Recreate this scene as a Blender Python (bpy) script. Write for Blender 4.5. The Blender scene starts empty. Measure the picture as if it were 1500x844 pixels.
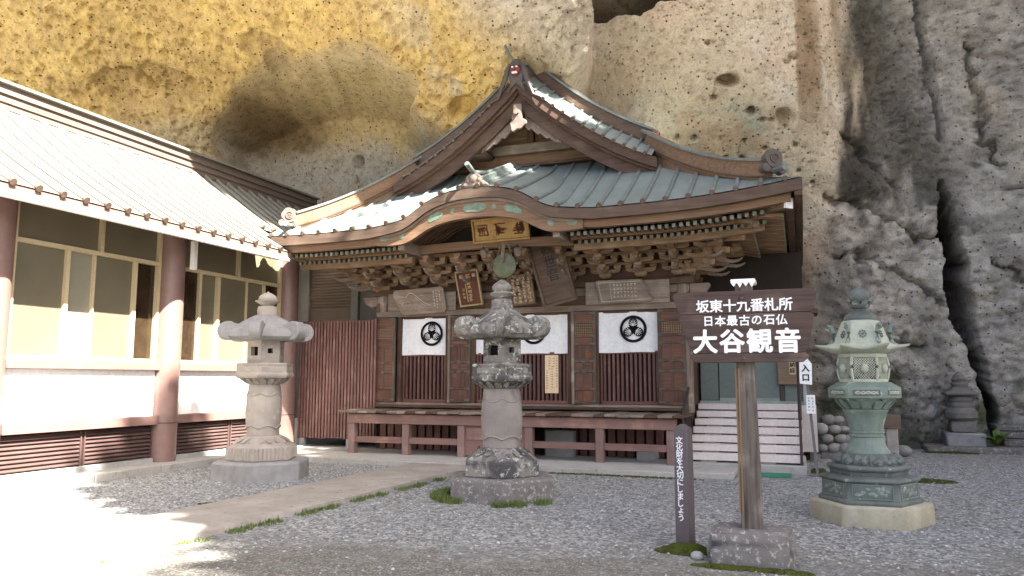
import bpy, bmesh, math, random
import numpy as np
from mathutils import Vector, Matrix
R_ = math.radians
rng = random.Random(7)

# ------------------------------------------------------------------ camera, light, exposure
scene = bpy.context.scene
col = scene.collection
cam_d = bpy.data.cameras.new('camera'); cam = bpy.data.objects.new('camera', cam_d); col.objects.link(cam)
cam_d.sensor_width = 36.0; cam_d.lens = 36.0 * 1120.0 / 1500.0
cam_d.clip_start = 0.1; cam_d.clip_end = 600
cam.location = (0, 0, 1.6)
cam.rotation_euler = (R_(90 + 6.82), 0, R_(20.6))
scene.camera = cam

SUN_DIR = Vector((-1.0, 0.45, -1.2)).normalized()      # the way the light travels
world = bpy.data.worlds.new('World'); scene.world = world; world.use_nodes = True
wn = world.node_tree.nodes; wl = world.node_tree.links
sky = wn.new('ShaderNodeTexSky'); sky.sky_type = 'NISHITA'; sky.sun_disc = False
sky.sun_elevation = math.asin(-SUN_DIR.z)
sky.sun_rotation = math.atan2(-SUN_DIR.x, -SUN_DIR.y)
sky.air_density = 0.8; sky.dust_density = 4.0; sky.ozone_density = 0.6
bgn = wn['Background']; wl.new(sky.outputs[0], bgn.inputs['Color']); bgn.inputs['Strength'].default_value = 0.05
sun_d = bpy.data.lights.new('sun', 'SUN'); sun_d.energy = 5.0; sun_d.angle = R_(0.55); sun_d.color = (1.0, 0.94, 0.84)
sun = bpy.data.objects.new('sun', sun_d); col.objects.link(sun)
sun.rotation_euler = SUN_DIR.to_track_quat('-Z', 'Y').to_euler(); sun.location = (15, -7, 25)
scene.view_settings.view_transform = 'Standard'; scene.view_settings.look = 'None'
scene.view_settings.exposure = 3.35; scene.view_settings.gamma = 1.0
scene.cycles.max_bounces = 8; scene.cycles.diffuse_bounces = 5; scene.cycles.glossy_bounces = 3
scene.cycles.transmission_bounces = 4; scene.cycles.transparent_max_bounces = 8
scene.cycles.use_denoising = True
scene.cycles.sample_clamp_indirect = 8.0

# ------------------------------------------------------------------ materials
def _nt(name):
    m = bpy.data.materials.new(name); m.use_nodes = True
    nt = m.node_tree; b = nt.nodes['Principled BSDF']
    return m, nt, b
def _coords(nt, scale, offset_rand=True):
    tc = nt.nodes.new('ShaderNodeTexCoord'); mp = nt.nodes.new('ShaderNodeMapping')
    mp.inputs['Scale'].default_value = scale
    src = tc.outputs['Object']
    if offset_rand:
        oi = nt.nodes.new('ShaderNodeObjectInfo'); ml = nt.nodes.new('ShaderNodeMath'); ml.operation = 'MULTIPLY'; ml.inputs[1].default_value = 37.0
        nt.links.new(oi.outputs['Random'], ml.inputs[0])
        ad = nt.nodes.new('ShaderNodeVectorMath'); ad.operation = 'ADD'
        nt.links.new(src, ad.inputs[0]); nt.links.new(ml.outputs[0], ad.inputs[1]); src = ad.outputs[0]
    nt.links.new(src, mp.inputs['Vector'])
    return mp.outputs[0], src
def _noise(nt, vec, scale, detail=5, rough=0.55, dist=0.0):
    n = nt.nodes.new('ShaderNodeTexNoise'); n.inputs['Scale'].default_value = scale; n.inputs['Detail'].default_value = detail
    n.inputs['Roughness'].default_value = rough; n.inputs['Distortion'].default_value = dist
    nt.links.new(vec, n.inputs['Vector']); return n.outputs['Fac']
def _ramp(nt, fac, stops):
    r = nt.nodes.new('ShaderNodeValToRGB'); e = r.color_ramp.elements
    e[0].position = stops[0][0]; e[0].color = (*stops[0][1], 1); e[1].position = stops[-1][0]; e[1].color = (*stops[-1][1], 1)
    for p, c in stops[1:-1]:
        k = e.new(p); k.color = (*c, 1)
    nt.links.new(fac, r.inputs['Fac']); return r.outputs['Color']
def _mix(nt, fac, a, b, mode='MIX'):
    m = nt.nodes.new('ShaderNodeMix'); m.data_type = 'RGBA'; m.blend_type = mode
    for s, v in ((0, fac), (6, a), (7, b)):
        if isinstance(v, (int, float)): m.inputs[s].default_value = v
        elif isinstance(v, tuple): m.inputs[s].default_value = (*v, 1)
        else: nt.links.new(v, m.inputs[s])
    return m.outputs[2]
def _bump(nt, b, height, strength, dist=0.01):
    bp = nt.nodes.new('ShaderNodeBump'); bp.inputs['Strength'].default_value = strength; bp.inputs['Distance'].default_value = dist
    nt.links.new(height, bp.inputs['Height']); nt.links.new(bp.outputs[0], b.inputs['Normal'])
def _tone(nt, colr, amount):
    # small per-object difference in brightness
    oi = nt.nodes.new('ShaderNodeObjectInfo'); mr = nt.nodes.new('ShaderNodeMapRange')
    mr.inputs['To Min'].default_value = 1 - amount; mr.inputs['To Max'].default_value = 1 + amount
    nt.links.new(oi.outputs['Random'], mr.inputs['Value'])
    h = nt.nodes.new('ShaderNodeHueSaturation'); nt.links.new(mr.outputs[0], h.inputs['Value']); nt.links.new(colr, h.inputs['Color'])
    return h.outputs[0]
def sc3(c, k): return tuple(min(1, x * k) for x in c)

def wood(name, c, axis='x', rough=0.75, contrast=0.45, grain=1.0, wear=None, wear_amt=0.5, tone=0.12):
    """c = mid colour; grain lines run along `axis` ; wear = colour that shows through in worn patches"""
    m, nt, b = _nt(name)
    s = {'x': (1.2, 26, 26), 'y': (26, 1.2, 26), 'z': (26, 26, 1.2)}[axis]
    vec, src = _coords(nt, tuple(k * grain for k in s))
    g = _noise(nt, vec, 1.0, 6, 0.6, 0.4)
    colr = _ramp(nt, g, [(0.25, sc3(c, 1 - contrast)), (0.5, c), (0.78, sc3(c, 1 + contrast * 0.8))])
    big = _noise(nt, src, 2.3, 4, 0.6)
    if wear:
        r = _ramp(nt, big, [(0.52, (0, 0, 0)), (0.68, (1, 1, 1))])
        mm = nt.nodes.new('ShaderNodeMath'); mm.operation = 'MULTIPLY'; mm.inputs[1].default_value = wear_amt
        nt.links.new(r, mm.inputs[0])
        wc = _ramp(nt, g, [(0.25, sc3(wear, 0.6)), (0.75, sc3(wear, 1.25))])
        colr = _mix(nt, mm.outputs[0], colr, wc)
    colr = _mix(nt, 0.30, colr, _ramp(nt, big, [(0.3, (0.45, 0.45, 0.45)), (0.7, (1, 1, 1))]), 'MULTIPLY')
    colr = _tone(nt, colr, tone)
    nt.links.new(colr, b.inputs['Base Color']); b.inputs['Roughness'].default_value = rough
    b.inputs['Specular IOR Level'].default_value = 0.3
    _bump(nt, b, g, 0.5, 0.004)
    return m
def surf(name, c, c2=None, scale=6.0, rough=0.7, bump=0.3, metal=0.0, spots=None, spot_scale=14, spot_th=0.6, tone=0.04, spec=0.4, bdist=0.006, detail=6, stretch=(1, 1, 1)):
    m, nt, b = _nt(name)
    vec, src = _coords(nt, stretch)
    n = _noise(nt, vec, scale, detail, 0.62)
    c2 = c2 or sc3(c, 0.7)
    colr = _ramp(nt, n, [(0.3, c2), (0.68, c)])
    fine = _noise(nt, src, scale * 9, 3, 0.6)
    colr = _mix(nt, 0.35, colr, _ramp(nt, fine, [(0.3, (0.55, 0.55, 0.55)), (0.7, (1.0, 1.0, 1.0))]), 'MULTIPLY')
    if spots:
        sn = _noise(nt, src, spot_scale, 5, 0.7)
        f = _ramp(nt, sn, [(spot_th, (0, 0, 0)), (spot_th + 0.07, (1, 1, 1))])
        colr = _mix(nt, f, colr, spots)
    if tone: colr = _tone(nt, colr, tone)
    nt.links.new(colr, b.inputs['Base Color']); b.inputs['Roughness'].default_value = rough; b.inputs['Metallic'].default_value = metal
    b.inputs['Specular IOR Level'].default_value = spec
    if bump: _bump(nt, b, _mix(nt, 0.5, n, fine), bump, bdist)
    return m

def lichen(name, c, dark, pale, dark_th=0.55, pale_th=0.58, scale=5):
    m, nt, b = _nt(name)
    vec, src = _coords(nt, (1, 1, 1))
    n = _noise(nt, src, scale, 7, 0.65)
    colr = _ramp(nt, n, [(0.3, sc3(c, 0.72)), (0.7, sc3(c, 1.12))])
    d = _noise(nt, vec, scale * 0.8, 6, 0.7, 0.6)
    colr = _mix(nt, _ramp(nt, d, [(dark_th, (0, 0, 0)), (dark_th + 0.12, (0.9, 0.9, 0.9))]), colr, dark)
    p = _noise(nt, src, scale * 2.6, 8, 0.72, 0.3)
    colr = _mix(nt, _ramp(nt, p, [(pale_th, (0, 0, 0)), (pale_th + 0.06, (0.85, 0.85, 0.85))]), colr, pale)
    nt.links.new(colr, b.inputs['Base Color']); b.inputs['Roughness'].default_value = 0.9
    b.inputs['Specular IOR Level'].default_value = 0.2
    fine = _noise(nt, src, 60, 4, 0.7)
    _bump(nt, b, _mix(nt, 0.6, p, fine), 0.7, 0.012)
    return m

M = {}
M['wood_dark'] = wood('weathered dark wood', (0.085, 0.048, 0.030), 'x', wear=(0.16, 0.12, 0.09), wear_amt=0.35)
M['wood_dark_z'] = wood('weathered dark wood upright', (0.085, 0.048, 0.030), 'z', wear=(0.17, 0.12, 0.085), wear_amt=0.5)
M['wood_dark_y'] = wood('weathered dark wood deep', (0.085, 0.048, 0.030), 'y', wear=(0.16, 0.12, 0.09), wear_amt=0.35)
M['wood_gable'] = wood('gable board wood', (0.098, 0.064, 0.045), 'x', wear=(0.165, 0.118, 0.088), wear_amt=0.5)
M['wood_barge'] = wood('dark barge board wood', (0.078, 0.046, 0.032), 'x', wear=(0.135, 0.09, 0.065), wear_amt=0.5)
M['wood_warm'] = wood('bare ochre wood', (0.235, 0.155, 0.095), 'x', wear=(0.34, 0.26, 0.18), wear_amt=0.6, tone=0.28)
M['wood_warm_y'] = wood('bare ochre wood deep', (0.225, 0.145, 0.085), 'y', wear=(0.33, 0.25, 0.17), wear_amt=0.6, tone=0.25)
M['wood_orange'] = wood('orange brown board', (0.185, 0.112, 0.066), 'x', wear=(0.13, 0.092, 0.068), wear_amt=0.6)
M['wood_grey'] = wood('silvered wood', (0.20, 0.155, 0.12), 'x', wear=(0.30, 0.26, 0.22), wear_amt=0.6)
M['wood_grey_z'] = wood('silvered wood upright', (0.17, 0.13, 0.10), 'z', wear=(0.34, 0.31, 0.27), wear_amt=0.8, contrast=0.7)
M['wood_post'] = wood('split sign post wood', (0.098, 0.083, 0.071), 'z', wear=(0.22, 0.20, 0.175), wear_amt=0.8, contrast=0.75, grain=1.3)
M['wood_post_new'] = wood('yellow side of sign post', (0.27, 0.165, 0.075), 'z', contrast=0.3)
M['sign_wood'] = wood('dark stained sign plank', (0.060, 0.039, 0.034), 'x', wear=(0.125, 0.092, 0.082), wear_amt=0.6, grain=1.6, contrast=0.55)
M['pink'] = wood('faded red paint on beams', (0.205, 0.122, 0.102), 'x', rough=0.7, contrast=0.18, wear=(0.33, 0.19, 0.15), wear_amt=0.6)
M['pink_z'] = wood('faded red paint on posts', (0.225, 0.145, 0.128), 'z', rough=0.7, contrast=0.18, wear=(0.35, 0.24, 0.21), wear_amt=0.6)
M['red'] = wood('dull red painted slat', (0.160, 0.080, 0.066), 'z', rough=0.65, contrast=0.3, wear=(0.27, 0.185, 0.16), wear_amt=0.45)
M['fence_dark'] = surf('dark red boards behind the slats', (0.040, 0.014, 0.010), None, 3, 0.8, 0.1)
M['lattice'] = wood('red brown lattice bar', (0.120, 0.056, 0.047), 'z', rough=0.65, contrast=0.22, wear=(0.22, 0.11, 0.09), wear_amt=0.5)
M['lattice_x'] = wood('red brown lattice rail', (0.14, 0.065, 0.05), 'x', rough=0.65, contrast=0.22)
M['door'] = wood('old door panel', (0.105, 0.055, 0.038), 'z', wear=(0.20, 0.085, 0.045), wear_amt=0.8)
M['door_red'] = wood('old door panel with red left on it', (0.125, 0.062, 0.042), 'x', wear=(0.09, 0.058, 0.044), wear_amt=0.8)
M['patina'] = surf('patinated strap', (0.10, 0.115, 0.09), (0.055, 0.055, 0.045), 12, 0.7, 0.3)
M['verdigris'] = surf('verdigris copper plate', (0.16, 0.27, 0.21), (0.12, 0.135, 0.085), 11, 0.65, 0.4, spots=(0.16, 0.11, 0.07), spot_scale=16, spot_th=0.58)
M['copper'] = surf('weathered copper roof', (0.185, 0.222, 0.212), (0.130, 0.160, 0.152), 3.2, 0.55, 0.15, metal=0.0, spots=(0.22, 0.25, 0.235), spot_scale=7, spot_th=0.63, spec=0.6, stretch=(1, 0.35, 1))
M['copper_rib'] = surf('weathered copper batten', (0.165, 0.195, 0.185), (0.10, 0.12, 0.115), 5, 0.5, 0.1, spec=0.6, tone=0.12)
M['cap'] = surf('brown batten end', (0.125, 0.085, 0.062), (0.07, 0.048, 0.037), 9, 0.6, 0.2)
M['hall_copper'] = surf('pale metal roof', (0.20, 0.195, 0.165), (0.145, 0.145, 0.12), 3, 0.45, 0.1, spec=0.6, stretch=(0.4, 1, 1))
M['rafter_tip'] = surf('pale green rafter end', (0.21, 0.225, 0.185), (0.13, 0.135, 0.105), 10, 0.7, 0.2, tone=0.25)
M['tile_dark'] = surf('dark grey ridge tile', (0.105, 0.085, 0.075), (0.065, 0.055, 0.05), 8, 0.6, 0.3)
M['carving'] = lichen('silvered carving', (0.20, 0.155, 0.13), (0.10, 0.07, 0.055), (0.33, 0.30, 0.27))
M['cloth'] = surf('white cotton curtain', (0.78, 0.78, 0.76), (0.70, 0.71, 0.72), 2.0, 0.9, 0.05, spec=0.1)
M['black'] = surf('black dye', (0.012, 0.012, 0.014), None, 5, 0.85, 0.0, spec=0.1)
M['white_paint'] = surf('white lettering paint', (0.80, 0.82, 0.84), (0.70, 0.72, 0.75), 20, 0.6, 0.0)
M['paper'] = surf('cream paper', (0.74, 0.56, 0.35), (0.68, 0.51, 0.31), 2, 0.85, 0.0)
M['ink'] = surf('dark ink', (0.035, 0.03, 0.028), None, 5, 0.8, 0.0)
M['gold'] = surf('worn gold leaf board', (0.36, 0.225, 0.068), (0.215, 0.125, 0.042), 6, 0.5, 0.35, metal=0.25, spots=(0.11, 0.065, 0.03), spot_scale=15, spot_th=0.60)
M['gold_line'] = surf('dull gold lettering', (0.42, 0.33, 0.17), (0.27, 0.20, 0.10), 14, 0.6, 0.0)
M['pale_line'] = surf('chalk line', (0.50, 0.45, 0.39), (0.36, 0.31, 0.26), 14, 0.8, 0.0)
M['plaque_red'] = wood('red brown plaque field', (0.105, 0.038, 0.022), 'z', contrast=0.25)
M['plaque_mottle'] = lichen('flaking plaque', (0.25, 0.16, 0.075), (0.028, 0.022, 0.017), (0.46, 0.38, 0.25), 0.46, 0.55, 9)
M['bronze_gong'] = surf('green bronze gong', (0.135, 0.142, 0.082), (0.075, 0.082, 0.05), 7, 0.6, 0.3, metal=0.15)
M['rope'] = surf('old straw rope', (0.20, 0.15, 0.10), (0.10, 0.075, 0.05), 30, 0.9, 0.5)
M['stone_pale'] = lichen('pale grey granite', (0.33, 0.295, 0.255), (0.17, 0.16, 0.155), (0.42, 0.395, 0.35), 0.60, 0.60, 3.2)
M['stone_grey'] = lichen('grey granite', (0.26, 0.255, 0.25), (0.17, 0.17, 0.17), (0.36, 0.35, 0.33), 0.60, 0.62, 4)
M['stone_lichen'] = lichen('lichened dark granite', (0.21, 0.195, 0.175), (0.055, 0.053, 0.056), (0.42, 0.45, 0.40), 0.45, 0.55, 4)
M['stone_shaft'] = lichen('smooth grey granite', (0.255, 0.23, 0.21), (0.125, 0.12, 0.12), (0.34, 0.34, 0.31), 0.60, 0.66, 3)
M['stone_base'] = lichen('dark base stone', (0.165, 0.15, 0.143), (0.07, 0.06, 0.06), (0.36, 0.37, 0.345), 0.60, 0.545, 7)
M['stone_pagoda'] = lichen('dark weathered stone', (0.17, 0.16, 0.15), (0.08, 0.075, 0.07), (0.27, 0.265, 0.25), 0.58, 0.62, 5)
M['bronze'] = surf('verdigris bronze', (0.205, 0.262, 0.225), (0.105, 0.145, 0.13), 4.5, 0.62, 0.3, spots=(0.40, 0.46, 0.38), spot_scale=6, spot_th=0.60, stretch=(1, 1, 0.35))
M['bronze_pale'] = surf('pale chalky bronze', (0.42, 0.44, 0.355), (0.29, 0.325, 0.265), 4, 0.7, 0.3, spots=(0.20, 0.25, 0.21), spot_scale=7, spot_th=0.62)
M['bronze_dark'] = surf('dark bronze', (0.125, 0.145, 0.135), (0.075, 0.085, 0.085), 6, 0.6, 0.4, spots=(0.23, 0.27, 0.23), spot_scale=8, spot_th=0.6)
M['cream_stone'] = surf('stained cream stone', (0.40, 0.385, 0.30), (0.29, 0.26, 0.185), 3.5, 0.85, 0.4, spots=(0.09, 0.085, 0.075), spot_scale=3.0, spot_th=0.62, stretch=(1, 1, 0.5))
M['concrete'] = surf('pale concrete', (0.42, 0.41, 0.38), (0.33, 0.315, 0.29), 1.6, 0.9, 0.35, spots=(0.24, 0.23, 0.205), spot_scale=3, spot_th=0.6, spec=0.2)
M['concrete_wall'] = surf('grey concrete base', (0.36, 0.36, 0.35), (0.29, 0.29, 0.28), 2.5, 0.9, 0.2, spec=0.2)
M['hall_ridge'] = surf('brown metal ridge', (0.15, 0.118, 0.098), (0.105, 0.08, 0.066), 2, 0.6, 0.1, stretch=(1, .2, 1))
M['hall_paint'] = surf('brown pink enamel', (0.205, 0.125, 0.108), (0.18, 0.108, 0.092), 1.2, 0.38, 0.03, spec=0.5)
M['louvre'] = surf('dark brown louvre', (0.085, 0.05, 0.045), None, 3, 0.5, 0.05, spec=0.5)
M['white_wall'] = surf('white plaster', (0.80, 0.79, 0.77), (0.74, 0.73, 0.71), 1.3, 0.9, 0.08, spec=0.2)
M['cream_frame'] = surf('cream aluminium frame', (0.52, 0.43, 0.27), (0.47, 0.39, 0.24), 3, 0.4, 0.0, spec=0.5)
M['grey_wall'] = surf('greyed plaster', (0.30, 0.275, 0.235), (0.24, 0.22, 0.19), 1.5, 0.9, 0.1)
M['steel_brown'] = surf('brown painted steel', (0.06, 0.045, 0.042), None, 4, 0.5, 0.05)
M['steel_grey'] = surf('grey painted steel', (0.16, 0.15, 0.15), None, 4, 0.5, 0.05)
M['step_board'] = surf('pale pink step board', (0.66, 0.59, 0.55), (0.60, 0.53, 0.495), 2.5, 0.7, 0.1, tone=0.05)
M['annex'] = surf('grey green panel', (0.155, 0.185, 0.165), (0.13, 0.155, 0.14), 1.5, 0.5, 0.03)
M['annex_frame'] = surf('pale green frame', (0.34, 0.40, 0.35), None, 2, 0.5, 0.03)
M['mat_green'] = surf('green plastic mat', (0.035, 0.22, 0.115), (0.025, 0.16, 0.085), 20, 0.8, 0.3)
M['box_wood'] = wood('pale brown box wood', (0.21, 0.145, 0.095), 'x', contrast=0.2)
M['post_dark'] = surf('dark brown painted post', (0.098, 0.078, 0.080), (0.080, 0.064, 0.066), 2.5, 0.6, 0.08)
M['white_metal'] = surf('white painted plate', (0.80, 0.80, 0.79), (0.75, 0.75, 0.74), 3, 0.45, 0.0)
M['moss'] = surf('moss', (0.075, 0.092, 0.018), (0.035, 0.042, 0.010), 9, 0.95, 0.8, bdist=0.02, spec=0.1)
M['pebble'] = surf('river stone', (0.30, 0.295, 0.28), (0.20, 0.195, 0.185), 4, 0.85, 0.2, tone=0.25)
M['mask_red'] = surf('red lacquer', (0.22, 0.045, 0.03), (0.13, 0.03, 0.022), 9, 0.6, 0.1)
M['fern'] = surf('fern leaf', (0.10, 0.17, 0.03), (0.06, 0.10, 0.02), 5, 0.6, 0.0, tone=0.0)
M['leaf'] = surf('tree leaf', (0.06, 0.095, 0.025), (0.035, 0.06, 0.015), 3, 0.6, 0.0)
M['grass'] = surf('grass blade', (0.12, 0.165, 0.035), (0.07, 0.10, 0.022), 8, 0.7, 0.0)
M['bark'] = surf('bark', (0.10, 0.075, 0.055), (0.05, 0.04, 0.03), 9, 0.9, 0.6, stretch=(1, 1, 0.2))
M['dark_inside'] = surf('dark interior boards and shade sheets', (0.030, 0.022, 0.018), None, 3, 0.9, 0.1)

def pane(name, c, rough, spec):
    m, nt, b = _nt(name)
    tc = nt.nodes.new('ShaderNodeTexCoord')
    n = _noise(nt, tc.outputs['Object'], 1.2, 4, 0.6)
    f = _noise(nt, tc.outputs['Object'], 90, 2, 0.6)
    colr = _ramp(nt, n, [(0.3, sc3(c, 0.8)), (0.7, c)])
    nt.links.new(colr, b.inputs['Base Color']); b.inputs['Roughness'].default_value = rough
    b.inputs['Specular IOR Level'].default_value = spec
    _bump(nt, b, f, 0.25, 0.002)
    return m
M['pane'] = pane('patterned frosted glass', (0.148, 0.130, 0.086), 0.30, 0.5)
M['pane_light'] = pane('frosted glass with blind', (0.26, 0.245, 0.185), 0.30, 0.5)
def clear_pane():
    m, nt, b = _nt('dark window glass')
    tc = nt.nodes.new('ShaderNodeTexCoord')
    n = _noise(nt, tc.outputs['Object'], 2.2, 6, 0.6, 1.5)
    colr = _ramp(nt, n, [(0.35, (0.016, 0.010, 0.006)), (0.7, (0.036, 0.023, 0.012))])
    nt.links.new(colr, b.inputs['Base Color']); b.inputs['Roughness'].default_value = 0.12; b.inputs['Specular IOR Level'].default_value = 0.4
    return m
M['pane_clear'] = clear_pane()

# ------------------------------------------------------------------ mesh helpers
ORG = {}     # object name -> world position of its origin
class MB:
    def __init__(s): s.v = []; s.f = []; s.mi = []; s.cur = 0
    def add(s, vs, fs):
        o = len(s.v); s.v += [tuple(p) for p in vs]
        for q in fs: s.f.append([o + i for i in q]); s.mi.append(s.cur)
        return s
    def box(s, x0, x1, y0, y1, z0, z1):
        return s.add([(x0, y0, z0), (x1, y0, z0), (x1, y1, z0), (x0, y1, z0), (x0, y0, z1), (x1, y0, z1), (x1, y1, z1), (x0, y1, z1)],
                     [(0, 3, 2, 1), (4, 5, 6, 7), (0, 1, 5, 4), (1, 2, 6, 5), (2, 3, 7, 6), (3, 0, 4, 7)])
    def loft(s, rings, cap=True, closed=True):
        n = len(rings[0]); vs = [p for r in rings for p in r]; fs = []
        for i in range(len(rings) - 1):
            for j in range(n if closed else n - 1):
                k = (j + 1) % n
                fs.append((i * n + j, i * n + k, (i + 1) * n + k, (i + 1) * n + j))
        if cap:
            fs.append(tuple(reversed(range(n)))); fs.append(tuple((len(rings) - 1) * n + j for j in range(n)))
        return s.add(vs, fs)
    def lathe(s, prof, n=24, c=(0, 0, 0), rot=0.0, cap=True):
        rings = []
        for r, z in prof:
            rings.append([(c[0] + r * math.cos(rot + 2 * math.pi * j / n), c[1] + r * math.sin(rot + 2 * math.pi * j / n), c[2] + z) for j in range(n)])
        return s.loft(rings, cap)
    def tube(s, path, r, n=8, cap=True):
        rings = []; P = [Vector(p) for p in path]; rr = r if isinstance(r, (list, tuple)) else [r] * len(P)
        for i, p in enumerate(P):
            d = (P[min(i + 1, len(P) - 1)] - P[max(i - 1, 0)]).normalized()
            a = d.cross(Vector((0, 0, 1)))
            if a.length < 1e-3: a = d.cross(Vector((0, 1, 0)))
            a.normalize(); b = a.cross(d)
            rings.append([tuple(p + (a * math.cos(t) + b * math.sin(t)) * rr[i]) for t in [2 * math.pi * j / n for j in range(n)]])
        return s.loft(rings, cap)
    def beam(s, path, w, h, up=Vector((0, 0, 1))):
        """rectangular section swept along a path; path runs along the bottom centre"""
        rings = []; P = [Vector(p) for p in path]
        for i, p in enumerate(P):
            d = (P[min(i + 1, len(P) - 1)] - P[max(i - 1, 0)]); d.normalize()
            a = d.cross(up); a.normalize(); b = a.cross(d)
            rings.append([tuple(p + a * w / 2), tuple(p + a * w / 2 + b * h), tuple(p - a * w / 2 + b * h), tuple(p - a * w / 2)])
        return s.loft(rings)
    def prism(s, pts, a, b, plane='xz'):
        """2-D outline pulled from a to b along the remaining axis"""
        def P(q, t): return {'xz': (q[0], t, q[1]), 'xy': (q[0], q[1], t), 'yz': (t, q[0], q[1])}[plane]
        return s.loft([[P(q, a) for q in pts], [P(q, b) for q in pts]])
    def ball(s, c, r, n=10, m=6, sq=(1, 1, 1)):
        rings = []
        for i in range(1, m):
            t = math.pi * i / m
            rings.append([(c[0] + r * sq[0] * math.sin(t) * math.cos(2 * math.pi * j / n), c[1] + r * sq[1] * math.sin(t) * math.sin(2 * math.pi * j / n), c[2] - r * sq[2] * math.cos(t)) for j in range(n)])
        return s.loft(rings)
    def mesh(s, name, mats, bevel=0, smooth=True, org=(0, 0, 0), angle=38):
        me = bpy.data.meshes.new(name)
        v = np.array(s.v, dtype=np.float64) - np.array(org)
        me.from_pydata(v.tolist(), [], s.f)
        for m in (mats if isinstance(mats, (list, tuple)) else [mats]): me.materials.append(M[m] if isinstance(m, str) else m)
        if any(s.mi): me.polygons.foreach_set('material_index', s.mi)
        bm = bmesh.new(); bm.from_mesh(me)
        bmesh.ops.recalc_face_normals(bm, faces=bm.faces)
        if bevel:
            es = [e for e in bm.edges if len(e.link_faces) == 2 and e.calc_face_angle(0) > 0.6]
            bmesh.ops.bevel(bm, geom=es, offset=bevel, segments=1, affect='EDGES')
        bm.to_mesh(me); bm.free()
        if smooth:
            me.polygons.foreach_set('use_smooth', [True] * len(me.polygons)); me.set_sharp_from_angle(angle=R_(angle))
        return me
def link(name, me, parent=None, loc=(0, 0, 0), rot=None, scale=None):
    """loc is in world axes; children sit relative to their parent's origin"""
    o = bpy.data.objects.new(name, me); col.objects.link(o)
    if name in STUFF: o['kind'] = 'stuff'
    po = ORG[parent.name] if parent else (0, 0, 0)
    o.location = (loc[0] - po[0], loc[1] - po[1], loc[2] - po[2]); ORG[o.name] = tuple(loc)
    if parent: o.parent = parent
    if rot: o.rotation_euler = rot
    if scale: o.scale = scale
    return o
def kid(name, me, parent, loc=(0, 0, 0), rot=None, scale=None):
    """child placed in its parent's own (possibly tilted) frame"""
    o = bpy.data.objects.new(name, me); col.objects.link(o); o.parent = parent; o.location = loc
    if name in STUFF: o['kind'] = 'stuff'
    if rot: o.rotation_euler = rot
    if scale: o.scale = scale
    return o
STUFF = {'strap', 'handwriting', 'worn_lettering', 'small_print', 'lotus_petals', 'cup_petals', 'dome_petals', 'finial_petals', 'fluting', 'relief', 'pierced_lattice', 'door_grille', 'crest_vein'}
def part(name, mb, mat, parent, bevel=0, smooth=True, angle=38):
    org = ORG[parent.name] if parent else (0, 0, 0)
    return link(name, mb.mesh(name, mat, bevel, smooth, org, angle), parent, org)
def tag(o, label=None, cat=None, group=None, kind=None):
    if label: o['label'] = label
    if cat: o['category'] = cat
    if group: o['group'] = group
    if kind: o['kind'] = kind
    return o
def thing(name, loc, label, cat, group=None, rot=None):
    o = bpy.data.objects.new(name, None); col.objects.link(o); o.location = loc; ORG[o.name] = tuple(loc)
    o.empty_display_size = 0.2
    if rot: o.rotation_euler = rot
    return tag(o, label, cat, group)
def single(name, mb, mat, loc, label, cat, group=None, bevel=0, smooth=True):
    o = link(name, mb.mesh(name, mat, bevel, smooth, loc), None, loc); return tag(o, label, cat, group)
def struct(name, mb, mat, bevel=0, smooth=True):
    o = link(name, mb.mesh(name, mat, bevel, smooth), None); o['kind'] = 'structure'; return o
def lerp_tab(x, xs, ys): return float(np.interp(x, xs, ys))

_font_cache = {}
def glyph_mesh(txt, size, mat, bold=0.0, depth=0.002):
    """flat lettering as a mesh lying in x-z, facing -y, centred"""
    key = (txt, size, mat, bold)
    if key in _font_cache: return _font_cache[key]
    cu = bpy.data.curves.new('lettering', 'FONT'); cu.body = txt; cu.size = size; cu.align_x = 'CENTER'; cu.align_y = 'CENTER'
    cu.extrude = 0.0; cu.resolution_u = 3
    ob = bpy.data.objects.new('lettering', cu); col.objects.link(ob)
    dg = bpy.context.evaluated_depsgraph_get(); dg.update()
    me = bpy.data.meshes.new_from_object(ob.evaluated_get(dg))
    bpy.data.objects.remove(ob); bpy.data.curves.remove(cu)
    me.transform(Matrix.Rotation(R_(90), 4, 'X'))
    xs = [v.co.x for v in me.vertices]; zs = [v.co.z for v in me.vertices]
    if xs: me.transform(Matrix.Translation((-(min(xs) + max(xs)) / 2, 0, -(min(zs) + max(zs)) / 2)))
    if bold:                                   # thicken the strokes: shifted layers, each a hair in front of the last
        bmf = bmesh.new()
        for k, (a, b) in enumerate([(0, 0)] + [(math.cos(q * math.pi / 4), math.sin(q * math.pi / 4)) for q in range(8)]):
            t = me.copy(); t.transform(Matrix.Translation((a * bold, -0.0001 * k, b * bold))); bmf.from_mesh(t); bpy.data.meshes.remove(t)
        bmf.to_mesh(me); bmf.free()
    me.materials.clear(); me.materials.append(M[mat]); me.name = 'lettering'
    _font_cache[key] = me
    return me
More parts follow.
